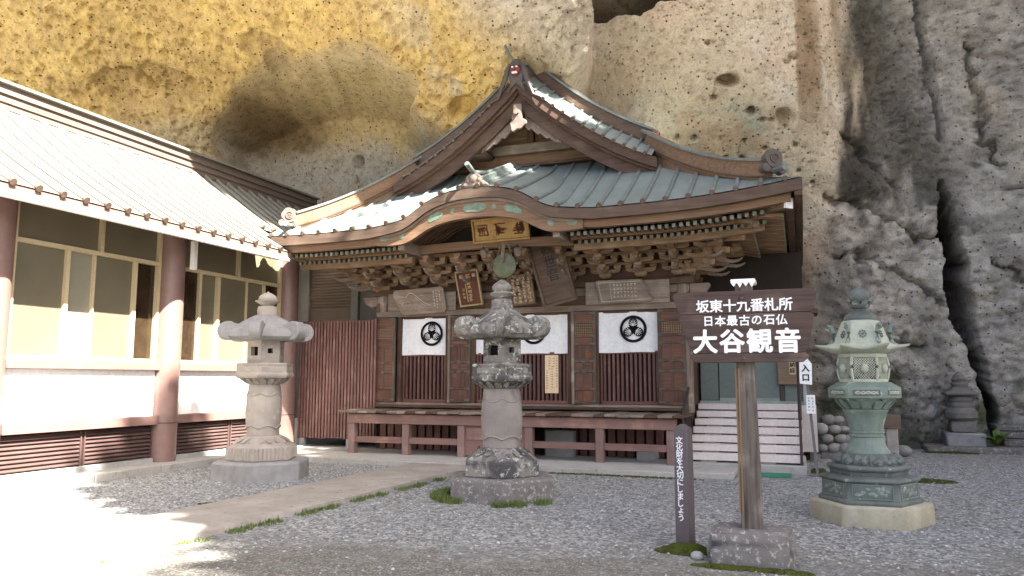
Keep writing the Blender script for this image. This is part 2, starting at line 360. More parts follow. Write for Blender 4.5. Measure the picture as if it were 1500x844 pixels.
def scribble(mb, x0, x1, z0, z1, y, r, n=7, th=0.12):
    """brush marks too worn to read, filling one character cell"""
    w, h = x1 - x0, z1 - z0
    for k in range(n):
        t = th * min(w, h) * r.uniform(0.7, 1.3)
        if k % 2:
            x = x0 + w * r.uniform(0.12, 0.88); a = z0 + h * r.uniform(0, 0.4); b = z0 + h * r.uniform(0.6, 1); sk = w * r.uniform(-0.15, 0.15)
            mb.add([(x - t / 2 + sk, y, a), (x + t / 2 + sk, y, a), (x + t / 2, y, b), (x - t / 2, y, b)], [(0, 1, 2, 3)])
        else:
            z = z0 + h * r.uniform(0.08, 0.92); a = x0 + w * r.uniform(0, 0.3); b = x0 + w * r.uniform(0.65, 1); sk = h * r.uniform(-0.02, 0.12)
            mb.add([(a, y, z - t / 2), (b, y, z - t / 2 + sk), (b, y, z + t / 2 + sk), (a, y, z + t / 2)], [(0, 1, 2, 3)])
    return mb

# ------------------------------------------------------------------ the cliff (terrain)
def hash3(ix, iy, iz, k=0):
    h = (ix.astype(np.int64) * 374761393 + iy.astype(np.int64) * 668265263 + iz.astype(np.int64) * 2147483647 + k * 1274126177) & 0xFFFFFFFF
    h = ((h ^ (h >> 13)) * 1274126177) & 0xFFFFFFFF
    h = ((h ^ (h >> 16)) * 2246822519) & 0xFFFFFFFF
    return ((h ^ (h >> 15)) & 0xFFFFFF) / float(0xFFFFFF)
def vnoise(x, y, z, k=0):
    ix, iy, iz = np.floor(x), np.floor(y), np.floor(z); fx, fy, fz = x - ix, y - iy, z - iz
    fx, fy, fz = [t * t * (3 - 2 * t) for t in (fx, fy, fz)]
    r = 0
    for a in (0, 1):
        for b in (0, 1):
            for c in (0, 1):
                r = r + hash3(ix + a, iy + b, iz + c, k) * (fx if a else 1 - fx) * (fy if b else 1 - fy) * (fz if c else 1 - fz)
    return r
def fbm(x, y, z, octv=4, k=0, gain=0.5):
    s = 0; a = 1; t = 0
    for i in range(octv):
        s = s + a * vnoise(x * 2 ** i, y * 2 ** i, z * 2 ** i, k + i); t += a; a *= gain
    return s / t
def worley(x, z, k=0, jit=0.9):
    """distance to nearest and second-nearest jittered point in the plane, and the nearest cell's own random number"""
    ix, iz = np.floor(x), np.floor(z); d1 = np.full(x.shape, 9.0); d2 = np.full(x.shape, 9.0); rid = np.zeros(x.shape)
    zero = np.zeros(x.shape)
    for a in (-1, 0, 1):
        for c in (-1, 0, 1):
            cx, cz = ix + a, iz + c
            px = cx + 0.5 + jit * (hash3(cx, zero, cz, k) - 0.5); pz = cz + 0.5 + jit * (hash3(cx, zero, cz, k + 9) - 0.5)
            d = np.hypot(px - x, pz - z); rr = hash3(cx, zero, cz, k + 17)
            closer = d < d1
            d2 = np.where(closer, d1, np.minimum(d2, d)); rid = np.where(closer, rr, rid); d1 = np.where(closer, d, d1)
    return d1, d2, rid
def worley3(x, y, z, k=0, jit=0.9):
    ix, iy, iz = np.floor(x), np.floor(y), np.floor(z); d1 = np.full(x.shape, 9.0); rid = np.zeros(x.shape)
    for a in (-1, 0, 1):
        for b in (-1, 0, 1):
            for c in (-1, 0, 1):
                cx, cy, cz = ix + a, iy + b, iz + c; h = hash3(cx, cy, cz, k); h2 = (h * 577.13) % 1.0; h3 = (h * 7919.7) % 1.0
                d = np.sqrt((cx + .5 + jit * (h - .5) - x) ** 2 + (cy + .5 + jit * (h2 - .5) - y) ** 2 + (cz + .5 + jit * (h3 - .5) - z) ** 2)
                n = d < d1; rid = np.where(n, (h * 131.7) % 1.0, rid); d1 = np.where(n, d, d1)
    return d1, rid
def sstep(a, b, x):
    t = np.clip((x - a) / (b - a), 0, 1); return t * t * (3 - 2 * t)
L_PTS = [(-20.37, 12.14, 10.5), (-17.97, 10.82, 12.2), (-18.58, 10.09, 12.7), (-18.92, 9.35, 13.0), (-16.39, 10.47, 12.8), (-17.02, 9.39, 13.8), (-14.65, 10.7, 13.2), (-15.56, 9.3, 14.6), (-15.5, 8.41, 15.3), (-12.94, 10.58, 13.6), (-13.54, 9.96, 14.3), (-14.41, 9.4, 15.3), (-10.16, 10.17, 13.8), (-10.72, 9.8, 14.6), (-11.21, 9.57, 15.3), (-7.54, 9.69, 13.8), (-7.96, 9.18, 14.6), (-8.12, 8.62, 15.6), (-5.94, 9.4, 13.8), (-6.24, 8.86, 14.5), (-6.66, 8.22, 15.5), (-7.0, 7.62, 16.3), (-4.82, 8.85, 14.0), (-5.13, 8.39, 14.9), (-4.99, 8.1, 15.4), (-3.81, 9.11, 14.0), (-3.98, 8.54, 14.6), (-17.21, 8.19, 15.8), (-15.38, 7.91, 16.2)]
B_PTS = [(-16.45, 8.43, 17.6), (-16.45, 9.88, 17.5), (-15.75, 9.38, 18.2), (-13.76, 8.93, 18.9), (-13.24, 10.29, 18.1), (-10.93, 9.96, 18.1), (-11.2, 8.96, 18.6), (-9.6, 8.34, 18.5), (-12.83, 7.48, 19.4), (-9.01, 7.52, 18.6), (-7.56, 8.19, 17.6), (-7.74, 9.85, 18.0), (-6.77, 9.33, 18.0), (-5.82, 11.42, 18.0), (-4.57, 9.84, 17.4), (-4.86, 9.0, 18.3), (-4.19, 8.38, 18.6), (-3.32, 9.47, 17.0), (-2.27, 8.4, 17.2), (-3.2, 7.76, 17.9), (-1.69, 7.12, 18.6), (-1.48, 9.26, 17.2), (-0.02, 9.44, 17.8), (-0.09, 7.9, 18.0), (0.68, 8.72, 18.3), (0.59, 6.46, 18.9), (1.18, 10.0, 18.4), (1.59, 8.17, 19.4), (1.47, 5.71, 19.5), (2.92, 9.75, 20.0), (2.81, 7.43, 20.2), (2.72, 5.76, 20.2), (0.51, 4.14, 19.6), (1.38, 3.77, 19.6), (1.17, 2.18, 19.8), (0.4, 1.53, 20.3), (2.44, 3.77, 20.0), (2.5, 2.17, 20.1), (2.29, 0.26, 20.4), (3.92, 6.5, 20.3), (4.2, 8.95, 20.2), (4.81, 7.99, 20.1), (4.84, 4.75, 20.0), (4.52, 3.23, 20.2), (4.76, 1.54, 20.6), (4.49, 0.27, 21.0), (3.64, 0.26, 20.9), (0.97, 0.21, 20.6), (-1.33, 3.68, 21.0), (-2.93, 3.74, 21.0), (-4.82, 3.81, 21.0), (6.08, 5.37, 19.7), (5.98, 0.94, 20.5)]
L_EDGE = [(-14.31, 7.01), (-15.04, 7.61), (-15.38, 8.17), (-15.12, 9.02), (-14.33, 9.49), (-12.88, 9.9), (-11.17, 9.98), (-9.54, 9.62), (-8.53, 8.9), (-8.82, 8.52), (-8.27, 8.05), (-7.63, 7.58), (-6.91, 7.35), (-6.22, 7.71), (-5.21, 8.05), (-4.45, 8.23), (-4.15, 8.76), (-4.11, 9.62), (-4.3, 10.94), (-4.38, 12.27)]
OUT_PTS = [(-26, 14, 11.5), (-26, 8, 13.0), (-26, 0, 15.0), (-16, 14, 10.5), (-8, 14, 10.8), (-3.5, 14, 11.5), (-16, 20, 8.5), (-8, 20, 9.0), (-3, 20, 10.5), (-18, 2, 16), (-12, 2, 17), (-26, 20, 9)]
OUT_B = [(-5, 14, 16.5), (0, 14, 17.5), (0, 20, 16), (5, 14, 19.5), (10, 14, 18.5), (10, 20, 18), (5, 20, 18.5), (10, 7, 18), (11, 0, 18.5), (-26, 10, 19), (-26, 0, 19), (-15, 3, 20), (-12, 14, 18), (-20, 14, 18), (-10, 0, 21.5), (-15, 20, 17)]
def rbf(pts, X, Z, lam=0.06):
    P = np.array(pts, dtype=float); n = len(P)
    D = np.hypot(P[:, None, 0] - P[None, :, 0], P[:, None, 1] - P[None, :, 1])
    A = np.zeros((n + 3, n + 3)); A[:n, :n] = -np.sqrt(D * D + 0.4) + 0.0 + (-lam) * 0
    A[:n, :n] += np.eye(n) * 0.10
    A[:n, n] = 1; A[:n, n + 1] = P[:, 0]; A[:n, n + 2] = P[:, 1]; A[n:, :n] = A[:n, n:].T
    w = np.linalg.solve(A, np.concatenate([P[:, 2], np.zeros(3)]))
    out = w[n] + w[n + 1] * X + w[n + 2] * Z
    for i in range(n): out = out - w[i] * np.sqrt((X - P[i, 0]) ** 2 + (Z - P[i, 1]) ** 2 + 0.4)
    return out
def poly_dist(X, Z, pts, closed=False):
    d = np.full(X.shape, 99.0); q = list(pts) + ([pts[0]] if closed else [])
    for (x0, z0), (x1, z1) in zip(q[:-1], q[1:]):
        ax, az = x1 - x0, z1 - z0; L = ax * ax + az * az + 1e-9
        t = np.clip(((X - x0) * ax + (Z - z0) * az) / L, 0, 1)
        d = np.minimum(d, np.hypot(X - x0 - t * ax, Z - z0 - t * az))
    return d
def inside(X, Z, pts):
    r = np.zeros(X.shape, dtype=bool); n = len(pts)
    for i in range(n):
        x0, z0 = pts[i]; x1, z1 = pts[(i + 1) % n]
        c = ((z0 > Z) != (z1 > Z)) & (X < (x1 - x0) * (Z - z0) / (z1 - z0 + 1e-12) + x0)
        r ^= c
    return r
PHI = R_(22.0); CP, SP = math.cos(PHI), math.sin(PHI)     # the rock is laid out on a vertical plane turned 22 degrees
def to_sq(pts): return [(x * CP + y * SP, z, -x * SP + y * CP) for x, z, y in pts]
def build_cliff():
    ss = np.concatenate([np.arange(-21, -13, 0.2), np.arange(-13, 3, 0.036), np.arange(3, 13.4, 0.045), np.arange(13.4, 18, 0.2)])
    zs = np.concatenate([np.arange(-0.4, 6.6, 0.055), np.arange(6.6, 11.6, 0.034), np.arange(11.6, 20.5, 0.2)])
    S, Z = np.meshgrid(ss, zs, indexing='ij')
    L = rbf(to_sq(L_PTS + OUT_PTS), S, Z); B = rbf(to_sq(B_PTS + OUT_B), S, Z)
    wob = fbm(S * 0.35, Z * 0.35, S * 0, 3, 3) - 0.5
    L = L + wob * 0.6; B = B + wob * 0.6
    # where the overhanging mass ends: everything above and left of L_EDGE belongs to it
    wx = (fbm(S * 1.2, Z * 1.2, S * 0, 3, 40) - 0.5) * 0.40; wz = (fbm(S * 1.2, Z * 1.2, S * 0 + 5, 3, 41) - 0.5) * 0.40
    EDGE = [(x * .957 * CP + 15.4 * SP, 1.6 + (z - 1.6) * .957) if x < -5.5 else (x * CP + 15.6 * SP, z) for x, z in L_EDGE]
    poly = EDGE + [(EDGE[-1][0], 30), (-60, 30), (-60, -5), (EDGE[0][0] - 1.6, -5), (EDGE[0][0] - .8, 5.5)]
    ins = inside(S + wx, Z + wz, poly); sd = poly_dist(S + wx, Z + wz, EDGE) * np.where(ins, 1, -1)
    rr = np.where(S > -.2, 1.25, 0.30)
    q = np.clip((rr - sd) / rr, 0, 1)
    L2 = L + rr * 1.0 * (1 - np.sqrt(np.clip(1 - q * q, 0, 1))) + np.clip(-sd, 0, 9) * 7.0
    isL = (L2 < B)
    Q = np.minimum(L2, B)
    mL = sstep(-0.10, 0.55, B - L2)
    X = S * CP - Q * SP; YW = S * SP + Q * CP
    # outward normal of the plain shape, so that relief follows the surface on the overhang too
    def grad(A): return np.gradient(A, ss, axis=0), np.gradient(A, zs, axis=1)
    qs, qz = grad(Q); steep = np.hypot(qs, qz); qs = np.clip(qs, -3, 3); qz = np.clip(qz, -3, 3)
    nl = np.sqrt(qs * qs + qz * qz + 1); NS, NQ, NZ = qs / nl, -1 / nl, qz / nl
    tame = 1 / (1 + (steep / 3.6) ** 6)      # the grid is coarse on steep faces: less fine relief there
    Y = np.zeros(X.shape)                    # depth pushed INTO the rock along the normal
    A3, B3, C3 = X * 0.75 + YW * .2, YW * .9 - X * .2, Z
    # grey right hand wall: rougher, bedded
    grey = sstep(0.4, 1.8, X + (fbm(X * 0.5, Z * 0.5, X * 0, 3, 50) - 0.5) * 1.8 + 0.22 * np.clip(5.5 - Z, -3, 6))
    # ------------- relief
    lump = fbm(X * 1.1, Z * 1.1, YW * 1.1, 4, 5) - 0.5
    Y += lump * (0.15 * mL + 0.14 * (1 - mL) + 0.14 * grey)
    msk = (mL > .02) & (Z < 12) & (Z > 6.4) & (S > -13.5)
    mx, my, mz = X[msk], YW[msk], Z[msk]; lm = lump[msk]; acc = np.zeros(mx.shape)
    for fq, th0, th1, keep, dep, kk in ((1.8, .46, .22, .70, .10, 11), (4.2, .46, .26, .52, .085, 12), (8.5, .44, .24, .50, .045, 14)):
        w1, wi = worley3(mx * fq + lm, my * fq, mz * fq * 1.25, kk); acc += sstep(th0, th1, w1) * (wi > keep) * dep
    Y[msk] += acc * mL[msk] * tame[msk]
    Y += 0.11 * mL * tame * (fbm(X * 5, Z * 5, YW * 5, 4, 61, 0.66) - 0.5) * 1.7
    w1, w2, wi = worley(S * 7, Z * 8, 23)
    Y += sstep(0.27, 0.12, w1) * (wi > 0.80) * 0.07 * (1 - mL) * (1 - grey)
    # bedding ledges on the grey wall
    bed = fbm(X * 0.9, Z * 3.2 + lump * 2.0, X * 0, 4, 31, 0.6) - 0.5
    rid = 1 - np.abs(fbm(X * 1.6, Z * 1.9, X * 0, 4, 33) * 2 - 1)
    Y += grey * (bed * 0.11 + (rid - 0.8) * 0.06 + (fbm(S * 4.5, Z * 5.5, YW, 5, 35, .70) - 0.5) * 0.18)
    w1, w2, wi = worley(S * 3.0 + lump, Z * 6.5 + lump * 2, 38)
    Y += grey * sstep(0.34, 0.16, w1) * (wi > 0.74) * 0.09
    low = grey * sstep(6.2, 4.0, Z)
    w1, w2, wi = worley(X * 2.2 + bed, Z * 3.4, 37)
    rg2 = 1 - np.abs(2 * fbm(S * 1.1, Z * 1.7, S * 0, 5, 44, .6) - 1)
    Y += grey * sstep(0.90, 0.99, rg2) * 0.07
    for pl in ([(0.7, 5.9), (1.6, 5.6), (2.4, 5.2), (3.3, 4.9)], [(0.8, 4.4), (1.7, 4.5), (2.5, 4.0), (3.2, 3.3)], [(4.0, 9.6), (4.3, 8.2), (4.1, 7.2), (4.6, 6.6)], [(0.9, 3.0), (1.8, 2.5), (2.7, 2.4)], [(4.2, 4.4), (4.7, 3.9), (5.3, 3.9)], [(1.3, 7.3), (2.0, 6.4), (2.4, 6.1)]):
        dq = poly_dist(X + (fbm(S * 3, Z * 3, S * 0, 3, 46) - .5) * .5, Z + (fbm(S * 3, Z * 3, S * 0 + 7, 3, 47) - .5) * .5, pl); Y += sstep(0.075, 0.015, dq) * 0.35 + sstep(.5, 0, dq) * .08
    Y += low * (fbm(S * 1.3, Z * 2.2, X * 0, 4, 39, .6) - .5) * 0.42 * sstep(3.6, 2.8, X)
    # vertical furrows of the stained gully
    gul = sstep(0.9, 1.7, X) * sstep(3.6, 3.0, X) * sstep(4.8, 6.2, Z)
    Y += gul * (fbm(X * 2.6, Z * 0.5, X * 0, 3, 71) - 0.5) * 0.30
    # ------------- hollows
    def hollow(cx, cz, rx, rz, depth, edge=0.25, k=0, m=None):
        nonlocal Y
        d = np.hypot((X - cx) / rx, (Z - cz) / rz) + (fbm(X * 2.2, Z * 2.2, X * 0 + k, 3, 80 + k) - 0.5) * 0.5
        h = sstep(1.0, 1.0 - edge, d) * depth
        Y += h if m is None else h * m
        return sstep(1.05, 0.9, d)
    hole_top = hollow(-3.35, 10.72, 1.30, 0.62, 2.4, 0.2, 1, 1 - mL)
    hollow(-1.29, 8.38, 0.27, 0.16, 0.7, 0.5, 2); hollow(-0.1, 7.58, 0.28, 0.22, 0.42, 0.7, 3); hollow(-0.82, 7.74, 0.13, 0.10, 0.5, 0.6, 4)
    dent = np.maximum(hollow(-16.3, 9.15, 0.8, 0.42, 0.26, 0.35, 5), hollow(-15.3, 9.25, 0.8, 0.40, 0.24, 0.35, 6))
    pit = hollow(-12.2, 9.75, 0.6, 0.25, 0.18, 0.4, 7)
    hollow(-12.0, 8.0, 0.30, 0.24, 0.4, 0.8, 9)
    hollow(-7.3, 7.9, 0.5, 0.3, 0.35, 0.6, 13); hollow(-8.0, 7.3, 0.35, 0.35, 0.35, 0.6, 14)
    for k in range(26):
        a = hash3(np.array([k]), np.array([3]), np.array([1]))[0]; b = hash3(np.array([k]), np.array([5]), np.array([2]))[0]
        hollow(-4 + 4.6 * a, 6.2 + 3.6 * b * b, 0.05 + 0.07 * a * b, 0.04 + 0.04 * b, 0.25, 0.6, 20 + k)
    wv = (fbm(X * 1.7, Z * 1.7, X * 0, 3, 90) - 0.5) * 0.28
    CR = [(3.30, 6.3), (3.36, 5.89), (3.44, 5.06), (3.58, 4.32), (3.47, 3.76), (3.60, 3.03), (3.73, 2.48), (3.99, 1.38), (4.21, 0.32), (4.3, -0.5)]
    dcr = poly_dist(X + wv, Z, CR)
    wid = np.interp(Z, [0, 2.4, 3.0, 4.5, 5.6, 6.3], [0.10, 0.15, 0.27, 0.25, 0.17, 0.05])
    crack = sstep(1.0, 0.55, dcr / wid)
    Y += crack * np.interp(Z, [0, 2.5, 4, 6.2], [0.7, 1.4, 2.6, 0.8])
    FI = [(2.85, 12.5), (2.88, 11.56), (2.96, 10.09), (3.13, 9.17), (3.30, 8.08), (3.34, 7.3)]
    dfi = poly_dist(X + wv * 0.4, Z, FI); Y += sstep(0.11, 0.03, dfi) * 0.5 - sstep(0.9, 0.1, np.where(X > 3.1, dfi, 9)) * 0.14
    Y += grey * sstep(0.05, 0.0, np.abs(Z - 5.95 - wv * 0.5)) * sstep(4.2, 4.7, X) * 0.3
    # foot of the wall runs out a little
    Y -= sstep(0.9, -0.3, Z) * 0.45 * grey
    # ------------- the rock's colour
    mL = mL * sstep(-0.16, 0.10, sd)
    n1 = fbm(X * 0.55, Z * 0.55, X * 0, 4, 101); n2 = fbm(X * 2.3, Z * 2.3, X * 0, 4, 102); n3 = fbm(X * 0.9, Z * 0.9, X * 0 + 3, 4, 103)
    def C(*c): return np.array(c)
    ochre, ochre2, pale, tan, pinkt, greyc, grey2, black, umber, grn = (C(0.74, 0.53, 0.205), C(0.64, 0.445, 0.185), C(0.64, 0.56, 0.45), C(0.57, 0.475, 0.345), C(0.59, 0.455, 0.335),
        C(0.43, 0.405, 0.37), C(0.31, 0.29, 0.265), C(0.045, 0.042, 0.036), C(0.26, 0.18, 0.095), C(0.36, 0.43, 0.37))
    def mixc(c, d, f): return c * (1 - f[..., None]) + d * f[..., None]
    c = mixc(np.broadcast_to(pale, X.shape + (3,)).copy(), tan, sstep(0.42, 0.62, n1))
    c = mixc(c, pinkt, sstep(0.52, 0.66, n3) * 0.6)
    # ochre crust of the overhang, its colour brightened for bounced sunlight; it thins out to pale rock on the right hand boss
    oc = mL * sstep(-4.4, -6.8, X + (n1 - 0.5) * 4 + np.clip(Z - 8.6, -1, 3) * 0.9)
    c = mixc(c, mixc(np.broadcast_to(ochre, c.shape), ochre2, sstep(0.4, 0.65, n2)), oc)
    c = mixc(c, pale * 0.97, mL * sstep(0.56, 0.68, n3) * sstep(-9.5, -6.5, X) * 0.7)
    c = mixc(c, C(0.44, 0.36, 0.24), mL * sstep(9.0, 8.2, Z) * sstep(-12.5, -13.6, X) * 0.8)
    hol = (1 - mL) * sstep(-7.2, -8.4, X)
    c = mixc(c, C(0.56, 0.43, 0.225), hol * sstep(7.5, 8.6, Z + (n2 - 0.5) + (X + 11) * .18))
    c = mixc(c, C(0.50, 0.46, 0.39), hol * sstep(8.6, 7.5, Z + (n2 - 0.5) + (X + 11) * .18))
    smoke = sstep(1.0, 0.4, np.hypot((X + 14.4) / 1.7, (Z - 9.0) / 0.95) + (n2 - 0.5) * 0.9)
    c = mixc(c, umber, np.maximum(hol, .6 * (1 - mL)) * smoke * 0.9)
    c = mixc(c, umber * 1.5, np.maximum(dent * 0.35, pit * 0.3) * mL)
    c = mixc(c, grn, (1 - mL) * (1 - grey) * sstep(0.60, 0.70, n2) * sstep(-4.2, -3.0, X) * sstep(0.5, -0.5, X) * sstep(8.4, 7.4, Z) * 0.5)
    c = mixc(c, C(0.42, 0.28, 0.16), (1 - mL) * (1 - grey) * sstep(0.5, 0.65, n3) * sstep(8.6, 7.6, Z) * 0.5)
    run = fbm(X * 2.2, Z * 0.22, X * 0, 3, 111)
    c = mixc(c, C(0.235, 0.155, 0.085), sstep(-0.6, 0.4, X) * sstep(1.5, 0.9, X) * sstep(0.50, 0.68, run) * sstep(6.6, 8.5, Z) * 0.85)
    c = mixc(c, mixc(np.broadcast_to(greyc, c.shape), grey2, sstep(0.38, 0.62, n2)), grey)
    c = mixc(c, C(0.48, 0.43, 0.355), grey * sstep(0.5, 0.64, n1) * sstep(3.2, 4.2, X) * 0.8)
    st = sstep(1.0, 1.5, X + (fbm(S * 1.6, Z * .8, S * 0, 4, 116) - .5) * 1.5) * sstep(3.75, 2.9, X - np.clip(7.0 - Z, -3, 2) * 0.30) * sstep(4.9, 6.0, Z + (n2 - 0.5) * 2)
    c = mixc(c, C(0.055, 0.05, 0.04), st * (0.72 + .25 * sstep(2.1, 1.5, X)) * sstep(0.18, 0.42, fbm(X * 2.4, Z * 0.5, X * 0, 4, 112)))
    c = mixc(c, C(0.10, 0.093, 0.078), grey * sstep(0.50, 0.66, fbm(X * 1.3, Z * 0.8, X * 0, 4, 113)) * sstep(3.6, 2.6, X) * 0.75)
    c = mixc(c, C(0.07, 0.085, 0.035), grey * sstep(0.58, 0.72, fbm(X * 1.5, Z * 1.2, X * 0, 4, 114)) * sstep(3.3, 1.5, Z) * 0.7)
    c = mixc(c, C(0.05, 0.055, 0.03), grey * sstep(0.9, 0.2, Z + (n2 - 0.5)) * 0.7)
    c = mixc(c, C(0.030, 0.026, 0.02), np.maximum(crack * 0.8, hole_top * (1 - mL) * 0.6))  # crack and top hole darkened in the colour, as the shade inside them
    nx, nz = X.shape
    # push along the normal
    PS, PQ, PZ = S - NS * Y, Q - NQ * Y, Z - NZ * Y
    V = np.stack([PS * CP - PQ * SP, PS * SP + PQ * CP, PZ], -1).reshape(-1, 3)
    idx = np.arange(nx * nz).reshape(nx, nz)
    F = np.stack([idx[:-1, :-1], idx[1:, :-1], idx[1:, 1:], idx[:-1, 1:]], -1).reshape(-1, 4)
    me = bpy.data.meshes.new('cliff'); me.vertices.add(len(V)); me.vertices.foreach_set('co', V.ravel())
    me.loops.add(F.size); me.loops.foreach_set('vertex_index', F.ravel().astype(np.int32))
    me.polygons.add(len(F)); me.polygons.foreach_set('loop_start', (np.arange(len(F)) * 4).astype(np.int32))
    me.polygons.foreach_set('use_smooth', [True] * len(F)); me.update(calc_edges=True)
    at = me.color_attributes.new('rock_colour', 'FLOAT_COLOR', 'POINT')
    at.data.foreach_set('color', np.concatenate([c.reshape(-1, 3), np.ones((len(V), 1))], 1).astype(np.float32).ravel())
    m, nt, b = _nt('cliff rock')
    an = nt.nodes.new('ShaderNodeAttribute'); an.attribute_name = 'rock_colour'
    tc = nt.nodes.new('ShaderNodeTexCoord'); P = tc.outputs['Object']
    f1 = _noise(nt, P, 5, 8, 0.7); f2 = _noise(nt, P, 26, 5, 0.7)
    colr = _mix(nt, 0.75, an.outputs['Color'], _ramp(nt, f1, [(0.3, (0.50, 0.47, 0.44)), (0.5, (0.95, 0.95, 0.95)), (0.70, (1.22, 1.20, 1.16))]), 'MULTIPLY')
    colr = _mix(nt, 0.6, colr, _ramp(nt, f2, [(0.32, (0.40, 0.37, 0.34)), (0.50, (1, 1, 1))]), 'MULTIPLY')
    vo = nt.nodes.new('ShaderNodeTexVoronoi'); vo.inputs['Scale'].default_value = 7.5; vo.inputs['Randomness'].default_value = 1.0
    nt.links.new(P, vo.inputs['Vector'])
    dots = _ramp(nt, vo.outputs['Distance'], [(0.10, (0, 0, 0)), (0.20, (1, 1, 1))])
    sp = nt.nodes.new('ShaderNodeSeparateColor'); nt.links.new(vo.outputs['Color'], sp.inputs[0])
    hole_shade = _ramp(nt, vo.outputs['Distance'], [(0.12, (1, 1, 1)), (0.19, (0, 0, 0))]); some = _ramp(nt, sp.outputs[0], [(0.60, (0, 0, 0)), (0.62, (1, 1, 1))])
    colr = _mix(nt, _mix(nt, 1.0, hole_shade, some, 'MULTIPLY'), colr, (0.10, 0.075, 0.05))  # small holes painted dark, standing for the shade in their depth
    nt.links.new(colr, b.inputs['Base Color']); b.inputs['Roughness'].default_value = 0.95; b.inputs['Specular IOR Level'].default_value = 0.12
    h = _mix(nt, 0.5, _mix(nt, 0.45, f1, f2), dots)
    _bump(nt, b, h, 1.0, 0.11)
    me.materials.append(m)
    o = bpy.data.objects.new('cliff', me); col.objects.link(o); o['kind'] = 'structure'; ORG['cliff'] = (0, 0, 0)
    return o
cliff = build_cliff()

# ------------------------------------------------------------------ ground, pavements, path
def ground_material():
    m, nt, b = _nt('gravel ground')
    tc = nt.nodes.new('ShaderNodeTexCoord'); P = tc.outputs['Object']
    sep = nt.nodes.new('ShaderNodeSeparateXYZ'); nt.links.new(P, sep.inputs[0])
    big = _noise(nt, P, 0.9, 5, 0.6); mid = _noise(nt, P, 5, 5, 0.65)
    v = nt.nodes.new('ShaderNodeTexVoronoi'); v.inputs['Scale'].default_value = 30; nt.links.new(P, v.inputs['Vector'])
    v2 = nt.nodes.new('ShaderNodeTexVoronoi'); v2.inputs['Scale'].default_value = 62; nt.links.new(P, v2.inputs['Vector'])
    st = nt.nodes.new('ShaderNodeSeparateColor'); nt.links.new(v.outputs['Color'], st.inputs[0])
    pebble = _ramp(nt, st.outputs[0], [(0.0, (0.125, 0.127, 0.125)), (0.5, (0.24, 0.245, 0.243)), (0.85, (0.345, 0.352, 0.348)), (1.0, (0.46, 0.465, 0.46))])
    st2 = nt.nodes.new('ShaderNodeSeparateColor'); nt.links.new(v2.outputs['Color'], st2.inputs[0])
    earth = _ramp(nt, st2.outputs[0], [(0.0, (0.105, 0.100, 0.085)), (0.7, (0.175, 0.168, 0.148)), (1.0, (0.33, 0.33, 0.31))])
    # bare trodden earth in the foreground and under the moss on the right
    a = nt.nodes.new('ShaderNodeMath'); a.operation = 'MULTIPLY_ADD'; nt.links.new(sep.outputs['X'], a.inputs[0]); a.inputs[1].default_value = -0.20; nt.links.new(sep.outputs['Y'], a.inputs[2])
    w = nt.nodes.new('ShaderNodeMath'); w.operation = 'MULTIPLY_ADD'; nt.links.new(big, w.inputs[0]); w.inputs[1].default_value = 3.4; nt.links.new(a.outputs[0], w.inputs[2])
    mr = nt.nodes.new('ShaderNodeMapRange'); mr.inputs['From Min'].default_value = 8.1; mr.inputs['From Max'].default_value = 10.3
    nt.links.new(w.outputs[0], mr.inputs['Value'])
    k = _mix(nt, 0.45, mr.outputs[0], mid)
    f = _ramp(nt, k, [(0.30, (0, 0, 0)), (0.66, (1, 1, 1))])
    colr = _mix(nt, f, earth, pebble)
    colr = _mix(nt, 0.5, colr, _ramp(nt, mid, [(0.3, (0.62, 0.60, 0.57)), (0.65, (1.05, 1.05, 1.05))]), 'MULTIPLY')
    nt.links.new(colr, b.inputs['Base Color']); b.inputs['Roughness'].default_value = 0.95; b.inputs['Specular IOR Level'].default_value = 0.15
    iv = nt.nodes.new('ShaderNodeInvert'); nt.links.new(v.outputs['Distance'], iv.inputs['Color'])
    iv2 = nt.nodes.new('ShaderNodeInvert'); nt.links.new(v2.outputs['Distance'], iv2.inputs['Color'])
    _bump(nt, b, _mix(nt, 0.4, iv.outputs[0], iv2.outputs[0]), 1.0, 0.02)
    return m
M['ground'] = ground_material()
mb = MB()
mb.add([(-90, -60, 0), (90, -60, 0), (90, 60, 0), (-90, 60, 0)], [(0, 1, 2, 3)])
ground = struct('ground', mb, 'ground', smooth=False)

# path of worn concrete from the gate to the hall, and the low pavement along both buildings
def path_mesh():
    mb = MB(); r = random.Random(3)
    ys = [y * 0.25 for y in range(4, 52)] + [12.95]; rings = []
    for y in ys:
        xl = -7.02 + 0.03 * (y - 7) * 1.0 + r.uniform(-0.02, 0.02); xr = -5.74 + 0.045 * (y - 7) * 1.0 + r.uniform(-0.025, 0.025)
        xl = min(xl, -6.6); z = 0.07
        rings.append([(xl, y, -0.05), (xl + r.uniform(0, .02), y, z - .01), (xl + .03, y, z), (xr - .03, y, z), (xr - r.uniform(0, .03), y, z - .012), (xr, y, -0.05)])
    mb.loft(rings); return mb
M['path'] = surf('worn concrete path', (0.36, 0.335, 0.30), (0.26, 0.235, 0.205), 2.2, 0.92, 0.9, spots=(0.17, 0.15, 0.125), spot_scale=9, spot_th=0.60, spec=0.15, bdist=0.02)
path = struct('path', path_mesh(), 'path')
pavement = struct('pavement', MB().box(-10.95, -1.1, 13.04, 15.6, -0.05, 0.088).box(-16, -10.62, 1.0, 16.5, -0.05, 0.118), 'concrete', bevel=0.01)
for i in range(9):
    y0 = 1.0 + i * 1.36
    part('kerb_stone', MB().box(-10.6, -10.42, y0 + 0.006, y0 + 1.354, -0.05, 0.125), 'concrete', pavement, bevel=0.008)
